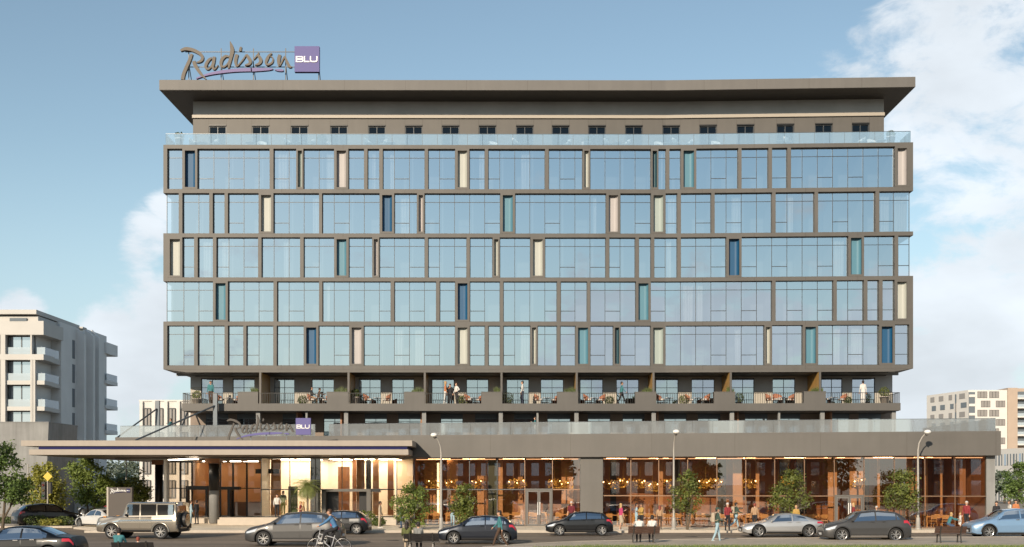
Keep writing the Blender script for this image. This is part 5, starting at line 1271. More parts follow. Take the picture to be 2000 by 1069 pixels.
# ------------------------------------------------------------------ people
import numpy as np
SKIN = [mat('skin_light', (.52, .30, .20), .55), mat('skin_tan', (.36, .19, .115), .55), mat('skin_dark', (.12, .06, .04), .55)]
M_EYE = mat('eye_dark', (.02, .015, .012), .3); M_LIP = mat('lip', (.35, .12, .10), .5)
def cloth(n, c): return mat('cloth_' + n, c, .85, 0, .12, 9, .25, 30)
CL = {n: cloth(n, c) for n, c in dict(teal=(.045, .17, .19), white=(.62, .60, .57), dark=(.018, .018, .022), denim=(.055, .09, .16), ltjean=(.30, .42, .48), beige=(.42, .34, .25), green=(.12, .17, .08), sage=(.20, .25, .17), red=(.22, .025, .03), pink=(.45, .05, .14), yellow=(.42, .26, .07), grey=(.20, .20, .19), blue=(.07, .18, .34), orange=(.45, .17, .07), dkgreen=(.04, .07, .055), olive=(.10, .11, .035), tan=(.38, .24, .14), ltblue=(.30, .42, .50), navy=(.025, .035, .07), brown=(.07, .04, .025), maroon=(.12, .012, .02)).items()}
HAIR = {n: mat('hair_' + n, c, .6, 0, .2, 20) for n, c in dict(dark=(.018, .012, .010), brown=(.07, .035, .018), blond=(.46, .30, .13), red=(.22, .05, .03), white=(.50, .47, .44)).items()}
def cap_pts(mb, a, b, ra, rb, fl=1.0, n=10):
    """closed tapered capsule; fl flattens it along y"""
    a, b = V(a), V(b); d = b - a; l = d.length; d = d.normalized() if l > 1e-5 else V((0, 0, 1))
    u = d.orthogonal().normalized(); w = d.cross(u); vs = [a - d * ra]; rows = []
    for t_, r_, c in [(-.7, .71, a), (0, 1, a), (0, 1, b), (.7, .71, b)]:
        rr = ra if c is a else rb; rows.append([c + d * (t_ * rr) + (u * math.cos(2 * math.pi * k / n) + w * math.sin(2 * math.pi * k / n)) * rr * r_ for k in range(n)])
    for r_ in rows: vs += r_
    vs.append(b + d * rb); fs = []
    for k in range(n):
        k2 = (k + 1) % n; fs.append((0, 1 + k2, 1 + k))
        for j in range(3): fs.append((1 + j * n + k, 1 + j * n + k2, 1 + (j + 1) * n + k2, 1 + (j + 1) * n + k))
        fs.append((1 + 3 * n + k, 1 + 3 * n + k2, 1 + 4 * n))
    mb.add(vs, fs, True)
POSE = dict(
 stand=dict(legs=((.05, .06), (-.06, .04)), arms=((.08, .16, .25), (-.05, .18, .3))),
 walk=dict(legs=((.42, .12), (-.30, .28)), arms=((-.35, .12, .25), (.35, .12, .45))),
 walk2=dict(legs=((.30, .10), (-.36, .55)), arms=((-.25, .15, .3), (.4, .15, .9))),
 stroll=dict(legs=((.20, .06), (-.20, .22)), arms=((-.2, .14, .3), (.25, .14, 1.1))),
 phone=dict(legs=((.06, .05), (-.10, .06)), arms=((.35, .15, 1.75), (.05, .14, .3))),
 cross=dict(legs=((.04, .04), (-.05, .03)), arms=((.45, .12, 1.35), (.4, .12, 1.45))),
 hips=dict(legs=((.05, .05), (-.04, .05)), arms=((-.3, .6, 1.2), (.05, .2, .3))),
 sit=dict(legs=((1.42, 1.45), (1.38, 1.35)), arms=((.45, .15, .9), (.5, .15, .8)), seat=.47),
 sit2=dict(legs=((1.45, 1.6), (1.35, 1.2)), arms=((.75, .2, .6), (.35, .25, 1.1)), seat=.47, lean=.22),
 bike=dict(legs=((1.25, .95), (.55, .75)), arms=((.42, .12, .2), (.42, .12, .2)), seat=.98, lean=.42),
 squat=dict(legs=((1.3, 2.3), (1.0, 2.25)), arms=((.9, .12, .3), (.6, .2, .6)), seat=.30, lean=.35),
)
def person(label, loc, rz, pose='stand', top='white', bot='denim', shoe='dark', skin=0, hair='dark', h=1.75, long=False, sleeve=True, skirt=0, turn=0.0, cap=None, shorts=False, name='person', group=None, coat=0):
    P0 = POSE[pose]; s = h / 1.75; lean = P0.get('lean', .02); t = thing(name, label, 'person', loc, rz, group); t.scale = (s,) * 3
    hips = [V((0, sd * .09, 0)) for sd in (1, -1)]; caps = []; feet = []
    legs = []
    for hp_, (a, kb) in zip(hips, P0['legs']):
        k = hp_ + V((math.sin(a), 0, -math.cos(a))) * .43; b = a - kb; an = k + V((math.sin(b), 0, -math.cos(b))) * .42; legs.append((hp_, k, an, b)); feet.append(an.z)
    z0 = (P0['seat'] + .09) if 'seat' in P0 else -min(feet) + .075
    O = V((0, 0, z0)); up = V((math.sin(lean), 0, math.cos(lean)))
    def add(a, b, ra, rb, tag_): caps.append((V(a), V(b), ra, rb, tag_))
    for (hp_, k, an, b) in legs:
        hp_, k, an = hp_ + O, k + O, an + O; add(hp_, k, .088, .062, 1); kk = k.lerp(an, .35); add(k, kk, .060, .057, 1 if not shorts else 0); add(kk, an, .057, .042, 1 if not shorts else 0)
        fd = V((math.cos(b), 0, math.sin(b))) if 'seat' not in P0 and abs(an.z - .075) > .04 else V((1, 0, 0)); heel = an + V((-.03, 0, -.035)); add(heel, an + fd * .15 + V((0, 0, -.038)), .042, .036, 2)
    add(O + V((0, .055, .02)), O + V((0, -.055, .02)), .112, .112, 1)
    w1 = O + up * .17; c1 = O + up * .37; sh = O + up * .475; nk = O + up * .56
    add(O + up * .06 + V((0, .05, 0)), w1 + V((0, .045, 0)), .105, .095, 3); add(O + up * .06 + V((0, -.05, 0)), w1 + V((0, -.045, 0)), .105, .095, 3)
    add(w1 + V((0, .045, 0)), c1 + V((0, .075, 0)), .098, .105, 3); add(w1 + V((0, -.045, 0)), c1 + V((0, -.075, 0)), .098, .105, 3)
    add(c1 + V((0, .06, 0)), sh + V((0, .15, 0)), .09, .062, 3); add(c1 + V((0, -.06, 0)), sh + V((0, -.15, 0)), .09, .062, 3); add(sh + V((0, .14, 0)), sh + V((0, -.14, 0)), .066, .066, 3)
    hd = nk + V((.015 + lean * .05, 0, .125)); add(sh, nk + V((0, 0, .05)), .06, .05, 0)
    ct, st = math.cos(turn), math.sin(turn); hf = V((ct, st, 0)); hs = V((-st, ct, 0))
    add(hd + V((0, 0, .03)) - hf * .015, hd + V((0, 0, -.02)), .088, .082, 0); add(hd + hf * .03 + V((0, 0, -.045)), hd + hf * .035 + V((0, 0, -.075)), .058, .042, 0)
    add(hd + hf * .085 + V((0, 0, .0)), hd + hf * .097 + V((0, 0, -.03)), .012, .018, 0)
    for sd in (1, -1): add(hd + hs * (sd * .085) + V((0, 0, .015)), hd + hs * (sd * .085) + V((0, 0, -.025)), .02, .015, 0)
    hands = []
    for sd, (a, ab, eb) in zip((1, -1), P0['arms']):
        S0 = sh + V((0, sd * .17, -.01)); d1 = V((math.sin(a + lean), sd * math.sin(ab) * math.cos(a), -math.cos(a + lean) * math.cos(ab))); E = S0 + d1 * .275; f = a + lean + eb
        d2 = V((math.sin(f), (sd * math.sin(ab) * .6 if eb < 1.1 else -sd * .38), -math.cos(f))).normalized(); Wr = E + d2 * .245; add(S0, E, .055, .044, 3); add(E, Wr, .043, .031, 3 if sleeve else 0); hands.append((Wr, d2, sd)); add(Wr, Wr + d2 * .075, .031, .034, 0)
    if skirt:
        kn = O + V((.02, 0, -skirt)); add(O + V((0, .04, -.02)), kn + V((.03, .05, 0)), .12, .14, 1); add(O + V((0, -.04, -.02)), kn + V((.03, -.05, 0)), .12, .14, 1)
    if coat:
        kn = O + V((0, 0, -coat)); add(O + V((0, .05, .05)), kn + V((0, .06, 0)), .118, .135, 3); add(O + V((0, -.05, .05)), kn + V((0, -.06, 0)), .118, .135, 3)
    mb = MB()
    for a, b, ra, rb, _ in caps: cap_pts(mb, a, b, ra, rb)
    slots = [SKIN[skin], CL[bot], CL[shoe], CL[top], M_EYE, M_LIP]
    tmp = mb.build('tmp', slots); md = tmp.modifiers.new('r', 'REMESH'); md.mode = 'VOXEL'; md.voxel_size = .021; md.use_smooth_shade = True
    m2 = tmp.modifiers.new('s', 'SMOOTH'); m2.iterations = 2; m2.factor = .5
    dg = bpy.context.evaluated_depsgraph_get(); me = bpy.data.meshes.new_from_object(tmp.evaluated_get(dg)); bpy.data.objects.remove(tmp)
    nv, nf = len(me.vertices), len(me.polygons); co_ = np.empty(nv * 3); me.vertices.foreach_get('co', co_); co_ = co_.reshape(-1, 3)
    pc = np.empty(nf * 3); me.polygons.foreach_get('center', pc); pc = pc.reshape(-1, 3); best = np.full(nf, 9.0); idx = np.zeros(nf, int)
    for a, b, ra, rb, tg in caps:
        A, B = np.array(a), np.array(b); d = B - A; q = np.clip(((pc - A) @ d) / max(d @ d, 1e-6), 0, 1); dist = np.linalg.norm(pc - A - q[:, None] * d, axis=1) - (ra + (rb - ra) * q)
        if tg == 3: dist = dist - .006
        m_ = dist < best; best[m_] = dist[m_]; idx[m_] = tg
    ft = MB(); ft.v = [tuple(p) for p in co_]; ft.f = [tuple(p.vertices) for p in me.polygons]; ft.m = [int(i) for i in idx]; ft.sm = [True] * nf; bpy.data.meshes.remove(me)
    ft.k = 0
    for Wr, d2, sd in hands:      # five bent fingers on each hand
        side = V((0, 1, 0)) - d2 * d2.y; side.normalize(); pn = d2.cross(side); base = Wr + d2 * .085
        for j, ln in enumerate((.062, .072, .068, .052)):
            o = base + side * ((j - 1.5) * .017); m1 = o + d2 * ln * .55 + pn * .006 * sd; ft.tube([o - d2 * .02, m1, m1 + d2 * ln * .4 + V((-.3 * d2.z, 0, .3 * d2.x)) * ln * .4], [.0095, .009, .007], 6)
        o = Wr + d2 * .03 - side * (sd * .02); ft.tube([o, o + d2 * .03 - side * (sd * .028), o + d2 * .058 - side * (sd * .030)], [.011, .010, .008], 6)
    ft.k = 4
    for sd in (1, -1): ft.ell(hd + hf * .078 + hs * (sd * .032) + V((0, 0, .018)), .011, 6, 4)
    ft.k = 5; ft.tube([hd + hf * .079 + hs * .024 + V((0, 0, -.058)), hd + hf * .084 + V((0, 0, -.058)), hd + hf * .079 - hs * .024 + V((0, 0, -.058))], .007, 5)
    body = ft.build('body', slots, t)
    hm = MB(); M3 = Matrix.Rotation(turn, 3, 'Z'); hc = hd + V((0, 0, .045)) - hf * .025
    hm.ell(hc, (.098, .096, .088), 12, 8, M3); hm.ell(hd - hf * .045 + V((0, 0, -.01)), (.07, .088, .085), 10, 6, M3)
    if long:
        hm.ell(hd - hf * .06 + V((0, 0, -.12)), (.05, .085, .15), 10, 6, M3)
        for sd in (1, -1): hm.ell(hd - hf * .01 + hs * (sd * .078) + V((0, 0, -.07)), (.035, .025, .11), 8, 6, M3)
    if cap:
        hm.build('hair', HAIR[hair], t); cm = MB(); cm.ell(hc + V((0, 0, .012)), (.104, .10, .085), 12, 8, M3); cm.ell(hd + hf * .11 + V((0, 0, .06)), (.07, .075, .012), 10, 4, M3); cm.build('cap', CL[cap], t)
    else: hm.build('hair', HAIR[hair], t)
    return t
def backpack(label, pt, col, sit=0):
    """pack on the back of person pt, straps over the shoulders"""
    s = pt.scale[0]; b = thing('backpack', label, 'backpack', pt.location, pt.rotation_euler.z); b.scale = (s,) * 3; m = MB(); m.bbox(-.30, -.125, -.15, .15, 1.02, 1.46, .05); m.build('bag', CL[col], b)
    m = MB(); m.bbox(-.345, -.302, -.12, .12, 1.05, 1.25, .02); m.build('pocket', CL[col], b)
    for sd in (1, -1): MB().tube([(-.125, sd * .10, 1.44), (-.02, sd * .11, 1.515), (.10, sd * .11, 1.42), (.115, sd * .12, 1.25), (-.02, sd * .16, 1.1), (-.13, sd * .13, 1.08)], .016, 6).build('strap', CL[col], b)
    return b
E_, W_, N_, S_ = 0, math.pi, math.pi / 2, -math.pi / 2     # facing right, left, away, towards the viewer
def pp(x, D, z=.15): return (PX(x, D), D, z)
PL = [
 ('man in a pale teal shirt standing with a dark-dressed man at the entrance door', 373, 88.6, .15, E_ + .3, dict(pose='hips', top='ltblue', bot='ltjean', shoe='white', hair='brown', h=1.74)),
 ('man dressed in black standing at the entrance door', 384, 88.4, .15, W_ - .5, dict(pose='stand', top='dark', bot='dark', hair='dark', skin=1, h=1.76)),
 ('person in a white shirt and dark trousers standing at the bright lobby glass', 541, 86.9, .68, S_ + .4, dict(pose='hips', top='white', bot='dark', hair='brown', h=1.7)),
 ('man in a green tee shirt standing inside the lobby beside the white shirt', 553, 89.6, .69, S_, dict(pose='stand', top='sage', bot='olive', hair='dark', skin=1, h=1.9, sleeve=False)),
 ('person in red seen from behind, left of the palm', 587, 85.9, .15, E_, dict(pose='stand', top='red', bot='dark', hair='blond', h=1.72)),
 ('woman in a tan jacket beside the palm trunk', 592.5, 85.5, .15, W_, dict(pose='cross', top='tan', bot='beige', hair='blond', long=True, h=1.7)),
 ('man in an all beige outfit standing on the pavement behind the black hatchback', 742, 80.5, .15, E_, dict(pose='stand', top='beige', bot='beige', shoe='white', hair='dark', skin=1, h=1.8)),
 ('person in a teal jacket standing at the left side of the loose dark tree', 783, 80.5, .15, W_ + .5, dict(pose='phone', top='teal', bot='denim', hair='brown', h=1.7)),
 ('man in a black vest and jeans with crossed arms right of the first lamp post', 884, 80.8, .15, S_ - .4, dict(pose='cross', top='dark', bot='ltjean', shoe='white', hair='dark', h=1.8, sleeve=False)),
 ('tall man in a dark green top inside the dining room by the bushy tree', 889, 86.5, .2, S_, dict(pose='stand', top='dkgreen', bot='dark', hair='red', h=2.0, skin=1)),
 ('man in a teal shirt and dark trousers walking left in front of the navy hatchback', 976, 58.9, .0, W_, dict(pose='walk', top='teal', bot='brown', shoe='white', hair='dark', h=1.88)),
 ('man in a dark red shirt at the door behind the black hatchback', 1116, 80.5, .15, S_, dict(pose='stand', top='maroon', bot='dark', hair='white', h=1.8, sleeve=False)),
 ('blonde woman in a pink top and beige skirt right of the black hatchback', 1212.5, 76.2, .15, E_ + .3, dict(pose='phone', top='pink', bot='beige', shoe='white', hair='blond', long=True, skirt=.36, shorts=True, h=1.74, sleeve=False)),
 ('person in a white and blue jacket facing the one in yellow', 1243, 77.8, .15, E_, dict(pose='stand', top='ltblue', bot='ltjean', hair='dark', h=1.72)),
 ('person in a mustard yellow top behind the bench with white shirts', 1253, 77.6, .15, W_ + .6, dict(pose='cross', top='yellow', bot='dark', hair='brown', skin=1, h=1.72)),
 ('woman with a long tan coat seen from behind at the podium glass', 1288.5, 78.3, .15, N_, dict(pose='stand', top='tan', bot='brown', hair='red', long=True, h=1.55)),
 ('man in a green jacket and pale jeans walking right at the lawn edge', 1401, 63.9, .0, E_, dict(pose='stroll', top='dkgreen', bot='ltjean', shoe='white', hair='dark', cap='dkgreen', h=1.88)),
 ('white haired man in a red jumper left of the second backpacker', 1421, 76.0, .15, S_ + .3, dict(pose='phone', top='red', bot='dark', hair='white', h=1.78)),
 ('man in a green jacket and pale jeans walking right on the far pavement', 1437.5, 77.2, .15, E_ + .2, dict(pose='walk2', top='dkgreen', bot='ltjean', shoe='white', hair='dark', h=1.8)),
 ('person in a tan shirt seen from behind left of the silver coupe', 1474, 77.6, .15, N_, dict(pose='stand', top='tan', bot='dark', hair='red', h=1.72)),
 ('child in yellow just behind the roof of the silver coupe', 1555, 77.3, .15, S_, dict(pose='stand', top='yellow', bot='dark', hair='blond', h=1.6)),
 ('blonde woman in red behind the windscreen of the grey crossover', 1667, 77.4, .15, W_, dict(pose='stand', top='red', bot='white', hair='blond', long=True, h=1.76)),
 ('grey haired man mostly hidden behind the roof of the grey crossover', 1712, 77.2, .15, S_, dict(pose='stand', top='grey', bot='dark', hair='white', h=1.55)),
 ('woman in a teal cardigan sitting on the ground facing a child', 1852, 77.3, .15, E_, dict(pose='squat', top='teal', bot='denim', hair='blond', long=True, h=1.7)),
 ('small child in a white dress in front of the woman in teal', 1875.5, 77.4, .15, W_, dict(pose='stand', top='white', bot='white', hair='blond', skirt=.3, shorts=True, h=1.12)),
 ('white haired man in a red jumper next to the small child', 1888, 78.0, .15, W_ + .8, dict(pose='stand', top='red', bot='dark', hair='white', h=1.86)),
 ('person in black at the corner pillar behind the light blue car', 1946, 79.0, .15, S_, dict(pose='stand', top='dark', bot='dark', hair='dark', h=1.82)),
 ('woman in white with long brown hair under the right edge tree', 1972, 84.0, .15, W_, dict(pose='stand', top='white', bot='denim', hair='brown', long=True, h=1.82)),
 ('person in an orange top under the right edge tree', 1984, 85.0, .15, S_, dict(pose='stand', top='orange', bot='denim', hair='dark', h=1.84)),
]
for lb, x, D, z, rz, kw in PL: person(lb, pp(x, D, z), rz, **kw)
P_ = {o['label']: o for o in list(COL.objects) if o.name.startswith('person')}
backpack('beige backpack on the man walking at the lawn edge', [o for l, o in P_.items() if 'lawn edge' in l][0], 'beige')
backpack('pale beige backpack on the man walking on the far pavement', [o for l, o in P_.items() if 'far pavement' in l][0], 'beige')
backpack('dark small backpack on the man with a black vest', [o for l, o in P_.items() if 'black vest' in l][0], 'dark')
# bench sitters facing the hotel
SIT = [(230, 46.95, 0.0, 'sit2', 'man in a teal jumper sitting hunched on the bottom left bench', dict(top='teal', bot='ltjean', hair='dark', h=1.8)),
       (268, 46.9, 0.0, 'sit2', 'small person in pale blue bending low on the bottom left bench', dict(top='ltblue', bot='denim', hair='red', h=1.35)),
       (794, 54.95, 0.0, 'sit', 'dark haired woman in an olive top at the left end of the dark bench', dict(top='olive', bot='beige', shoe='white', hair='dark', long=True, h=1.78)),
       (817, 55.0, 0.0, 'sit', 'man in a pale grey top on the dark bench beside the olive top', dict(top='grey', bot='dark', hair='dark', h=1.74)),
       (1249, 61.6, .10, 'sit2', 'man in a white shirt leaning left on the brown bench', dict(top='white', bot='dark', hair='dark', h=1.8)),
       (1274, 61.6, .10, 'sit', 'man in an off-white shirt upright on the right half of the brown bench', dict(top='white', bot='dark', hair='dark', h=1.8))]
for x, D, z, ps, lb, kw in SIT: person(lb, (PX(x, D), D, z), N_, ps, **kw)
# balcony people
BP = [(403, 1.3, 'stand', S_, 'man in a teal shirt on the leftmost balcony', dict(top='teal', bot='brown', hair='brown', h=1.8), 0),
      (603, 1.2, 'sit', E_, 'woman in a black top seated on the second balcony from the left', dict(top='dark', bot='tan', hair='dark', h=1.72), 1),
      (617, 1.0, 'sit2', E_ + .4, 'dark haired person bending in the chair beside the woman in black', dict(top='brown', bot='brown', hair='dark', h=1.6), 1),
      (868, 1.3, 'phone', E_, 'blonde woman in a coral top on the middle left balcony', dict(top='orange', bot='white', hair='blond', long=True, h=1.78), 0),
      (877, 1.5, 'stand', S_, 'person all in black between the coral top and the white shirt', dict(top='dark', bot='dark', hair='dark', h=1.6), 0),
      (890, 1.2, 'hips', W_ + .6, 'man in a white shirt on the balcony with the coral top', dict(top='white', bot='dark', hair='brown', h=1.66), 0),
      (1021, 1.2, 'stand', W_, 'man in a white tee and dark jacket on the balcony above the double door', dict(top='white', bot='navy', shoe='white', hair='dark', h=1.8), 0),
      (1217, 1.2, 'walk', E_, 'man in a teal shirt walking on the balcony right of centre', dict(top='teal', bot='dark', hair='dark', h=1.8), 0),
      (1695, 1.2, 'stand', N_, 'woman in a long white robe on the rightmost balcony', dict(top='white', bot='white', hair='dark', coat=.75, h=1.78), 0)]
for x, o, ps, rz, lb, kw, st in BP: (ax, ay) = FS.xy(x, -o); person(lb, (ax, ay, zf), rz, ps, **kw)
for x, lb in ((322, 'person in a teal top behind the podium terrace glass at far left'), (1046, 'person in a teal top behind the podium terrace glass near the middle')):
    (ax, ay) = FD.xy(x, -1.6); person(lb, (ax, ay, zlow + .02), W_, 'phone', top='teal', bot='white', hair='brown', h=1.35 if x > 900 else 1.5)
# ------------------------------------------------------------------ bicycle and rider
Dc = 52.2; bx = PX(643, Dc); sb_ = 1.1
bk = thing('bicycle', 'white and silver city bicycle under the rider in blue', 'bicycle', (bx, Dc, 0), W_); bk.scale = (sb_,) * 3; M_BIKE = mat('bike_frame', (.62, .62, .64), .3, .5); rw_ = .34
for xw in (.53, -.53):
    m = MB(); m.tube([(xw + rw_ * math.cos(a * math.pi / 14), 0, rw_ + .01 + rw_ * math.sin(a * math.pi / 14)) for a in range(29)], .017, 6, False); w_ = m.build('wheel', M_TYRE, bk)
    m = MB(); m.tube([(xw + (rw_ - .022) * math.cos(a * math.pi / 14), 0, rw_ + .01 + (rw_ - .022) * math.sin(a * math.pi / 14)) for a in range(29)], .011, 6, False)
    for k in range(14): a = k * math.pi / 7; m.tube([(xw, .02 * (-1) ** k, rw_ + .01), (xw + rw_ * .95 * math.cos(a), 0, rw_ + .01 + rw_ * .95 * math.sin(a))], .0022, 4)
    m.build('rim', M_RIM, w_)
m = MB(); bb = (-.08, 0, .30); sc_ = (-.22, 0, .80); hd_ = (.38, 0, .86); hd2 = (.42, 0, .70)
for a, b, r_ in ((bb, sc_, .017), (bb, hd2, .019), ((-.19, 0, .70), hd_, .017), (hd_, hd2, .02), (hd2, (.53, 0, .35), .015), (bb, (-.53, 0, .35), .012), ((-.2, 0, .72), (-.53, 0, .35), .011)): m.tube([a, b], r_, 6)
m.build('frame', M_BIKE, bk)
m = MB(); m.tube([hd_, (.36, 0, 1.0)], .014, 6); m.tube([(.28, .27, 1.02), (.38, .2, 1.03), (.38, -.2, 1.03), (.28, -.27, 1.02)], .013, 6); m.build('handlebar', M_BIKE, bk)
m = MB(); m.tube([sc_, (-.235, 0, .93)], .014, 6); m.ell((-.24, 0, .955), (.14, .08, .03), 10, 6); m.build('saddle', M_TRIM, bk)
m = MB(); m.tube([(-.08, -.06, .30), (-.08, .06, .30)], .07, 12); m.bar((-.08, .07, .30), (.07, .07, .22), .02); m.bar((-.08, -.07, .30), (-.23, -.07, .38), .02); m.box(.03, .12, .07, .15, .2, .225); m.box(-.28, -.18, -.15, -.07, .37, .395); m.build('crank', M_DARK, bk)
person('cyclist in a blue jumper and dark trousers riding the city bicycle', (bx + .26 * sb_, Dc, 0), W_, 'bike', top='blue', bot='dark', shoe='white', hair='brown', h=1.75 * sb_, name='person')
# ------------------------------------------------------------------ neighbouring buildings
M_APT = mat('apartment_cream', (.50, .485, .46), .8, 0, .05, .4); M_APTS = mat('apartment_side_lightened', (.66, .66, .65), .8, 0, .06, .4); M_WHB = mat('white_render', (.62, .60, .57), .8, 0, .04, .4); M_TANB = mat('tan_render', (.42, .33, .26), .8, 0, .05, .4)  # apartment sides are the front's paint, made lighter to offset their shade
M_APTG = glass('apartment_glass', (.3, .32, .35), .72, (.8, .88, .95), .02, .02, .4, .30, (.45, .50, .56)); M_BALG = glass('balcony_rail_glass', (.8, .9, .95), .2, (.9, .95, 1), .03, 0, 1, .45, (.62, .68, .72)); M_WARMG = mat('warm_curtain_glass', (.27, .25, .235), .25); M_GRAYG = mat('grey_window_glass', (.13, .15, .17), .12)
def win(b, x0, x1, y, z0, z1, gm, mull=1, nm='window', depth=.25):
    f = MB(); f.box(x0, x1, y - .02, y + depth, z0, z0 + .07); f.box(x0, x1, y - .02, y + depth, z1 - .07, z1); n = mull + 1
    for k in range(n + 1): xx = x0 + (x1 - x0) * k / n; f.box(max(x0, xx - .04), min(x1, xx + .04), y - .018, y + depth, z0 + .07, z1 - .07)
    w = f.build(nm, M_MULL, b); MB().box(x0 + .02, x1 - .02, y + .08, y + .12, z0 + .05, z1 - .05).build('pane', gm, w); return w
# left apartment block
DA = 140; sA = DA / F; ax_ = lambda x: PX(x, DA); az_ = lambda y: PZ(y, DA)
A = thing('apartment_block', 'cream apartment block with corner balconies at the left edge', 'building', (-66, 150, 0), world=True)
xs_ = PX(110, 145); xl_ = -92; SLAB = [(692, 703), (743, 751), (794, 802), (845, 853), (896, 904), (947, 955)]
xf_ = ax_(85)
m = MB(); m.box(xl_, xs_, 146.2, 153.55, 0, az_(614.5) - .01); m.box(xl_, xs_ - .004, 153.55, 163, 0, PZ(652, 160)); m.box(xl_, ax_(60), 141.6, 146.2, 0, az_(627.5)); m.build('wall', M_APTS, A)
m = MB(); m.box(xl_, xf_, 140, 146.2, az_(654), az_(627)); m.box(xl_, ax_(73), 140.2, 146, az_(627), az_(617)); m.build('attic_wall', M_APT, A)
m = MB(); zr0, zr1 = az_(614.5), az_(606); m.box(xl_, ax_(73.5), 139.6, 153.6, zr0, zr1); m.box(ax_(73.5), ax_(73.5) + .8, 152.5, 153.9, zr0, zr0 + .2); m.build('roof', M_APT, A)
MB().box(ax_(19), ax_(52), 139.96, 140.3, az_(627.5) , az_(621.5)).build('vent_window', M_GRAYG, A)
for x0, x1, y1 in ((-92, ax_(0), 654), (ax_(1), ax_(10), 654), (ax_(59), ax_(62), 654), (ax_(62.3), ax_(63.7), 703), (ax_(64.6), ax_(68.5), 703)):
    m = MB(); m.box(x0, x1, 140.02, 140.6, 0, az_(y1)); m.build('pier', M_APT, A)
prev = 654
for i, (a, b) in enumerate(SLAB):
    m = MB(); m.box(xl_, xf_ if i else xf_, 140 if i == 0 else 140.3, 143.2, az_(b), az_(a)); m.box(xf_ - 3, xs_, 143.2, 146.2, az_(b), az_(a)) ; m.box(xf_ - .01, xs_, 140.35, 143.2, az_(b) + .02, az_(a) - .02); bal_ = m.build('balcony_slab', M_APT, A)
    zr_ = az_(a); m = MB(); m.box(ax_(10), ax_(59), 140.45, 140.5, zr_, zr_ + .85); m.box(ax_(69), xf_, 140.45, 140.5, zr_, zr_ + .85); m.box(xs_ - .06, xs_, 140.5, 145.8, zr_, zr_ + .95); m.build('glass_railing', M_BALG, bal_)
    z1_ = az_(prev); win(A, ax_(10), ax_(58.8), 141.1, az_(a), z1_ - .05, M_APTG, 1, depth=.3)
    win(A, ax_(-30), ax_(-.2), 141.1, az_(a), z1_ - .05, M_APTG, 1, depth=.3)
    MB().box(xs_ - 2.6, xs_ - 1.6, 146.1, 146.25, az_(a), az_(a) + 1.9).build('balcony_door', M_GRAYG, A)
    prev = b
m = MB(); m.box(xs_ - .3, xs_ + .12, 146.25, 149.9, 0, az_(640)); m.build('side_pier', M_APTS, A)
for k, (y0, y1, zt_, px_) in enumerate(((151.6, 152.3, 640, 1.0), (154.9, 155.6, 642, 1.0), (157.6, 158.2, 644, .8))):
    m = MB(); m.extrude([(xs_ - .2, y0, 0), (xs_ + px_, y0, 0), (xs_ + px_, y0, PZ(652 + k * 4, y0)), (xs_ - .2, y0, PZ(zt_, y0))], (0, y1 - y0, 0)); m.build('vertical_fin', M_APTS, A)
for i, (a, b) in enumerate(SLAB[:5]):
    for yy in (150.2, 156.6): MB().box(xs_ - .1, xs_ + .03, yy, yy + .9, az_(a - 30) - 1.2, az_(a - 30) + 1.1).build('side_window', M_GRAYG, A)
    m = MB(); y0 = 162.2; m.box(xs_ - 3, xs_ + .25, y0, y0 + 4.6, PZ(700 + i * 49, 162), PZ(693 + i * 49, 162)) if i else m.box(xs_ - 3, xs_ + .25, y0, y0 + 4.6, PZ(690, 162), PZ(668, 162)); sl_ = m.build('rear_balcony', M_APTS, A)
    if i: zz = PZ(693 + i * 49, 162); m = MB(); m.box(xs_ + .18, xs_ + .22, y0 + .1, y0 + 4.5, zz, zz + .9); m.box(xs_ - 2.8, xs_ + .18, y0 + 4.45, y0 + 4.5, zz, zz + .9); m.build('glass_railing', M_BALG, sl_)
m = MB(); m.box(xs_ - .35, xs_ - .02, 159.4, 163, 0, PZ(655, 160)); m.build('side_pier', M_APTS, A)
t = thing('garage_annex', 'plain grey annex in front of the cream apartment block', 'building', (-60, 122, 0), world=True)
m = MB(); m.extrude([(PX(-90, 120), 120, 0), (PX(88, 120), 120, 0), (PX(95, 120), 120, PZ(826, 120)), (PX(-90, 120), 120, PZ(826, 120))], (0, 8, 0)); m.build('wall', M_GREYC, t); MB().box(PX(-90, 120), PX(95.5, 120), 119.95, 128.05, PZ(826, 120), PZ(824, 120)).build('coping', M_GREYC, t)
# white block behind the canopy
DB = 128; B2 = thing('office_block', 'white window grid block behind the canopy masts', 'building', (PX(330, DB), DB + 6, 0), world=True)
xa2_, xb2_ = PX(272, DB), PX(420, DB); m = MB(); m.box(xa2_, xb2_, DB + .3, DB + 12, 0, PZ(784, DB)); m.build('wall', M_WHB, B2); MB().box(xa2_ - .1, xb2_, DB + .2, DB + 12, PZ(784, DB), PZ(781, DB)).build('parapet', M_WHB, B2)
for c in range(6):
    m = MB(); x = 274 + c * 24.2; m.box(PX(x - 1.5, DB), PX(x + 4.5, DB), DB, DB + .3, 0, PZ(784, DB)); m.build('pier', M_WHB, B2)
    for rw in range(5): y = 797 + rw * 47; win(B2, PX(x + 6, DB), PX(x + 19, DB), DB + .12, PZ(y + 35, DB), PZ(y, DB), M_WARMG, 1)
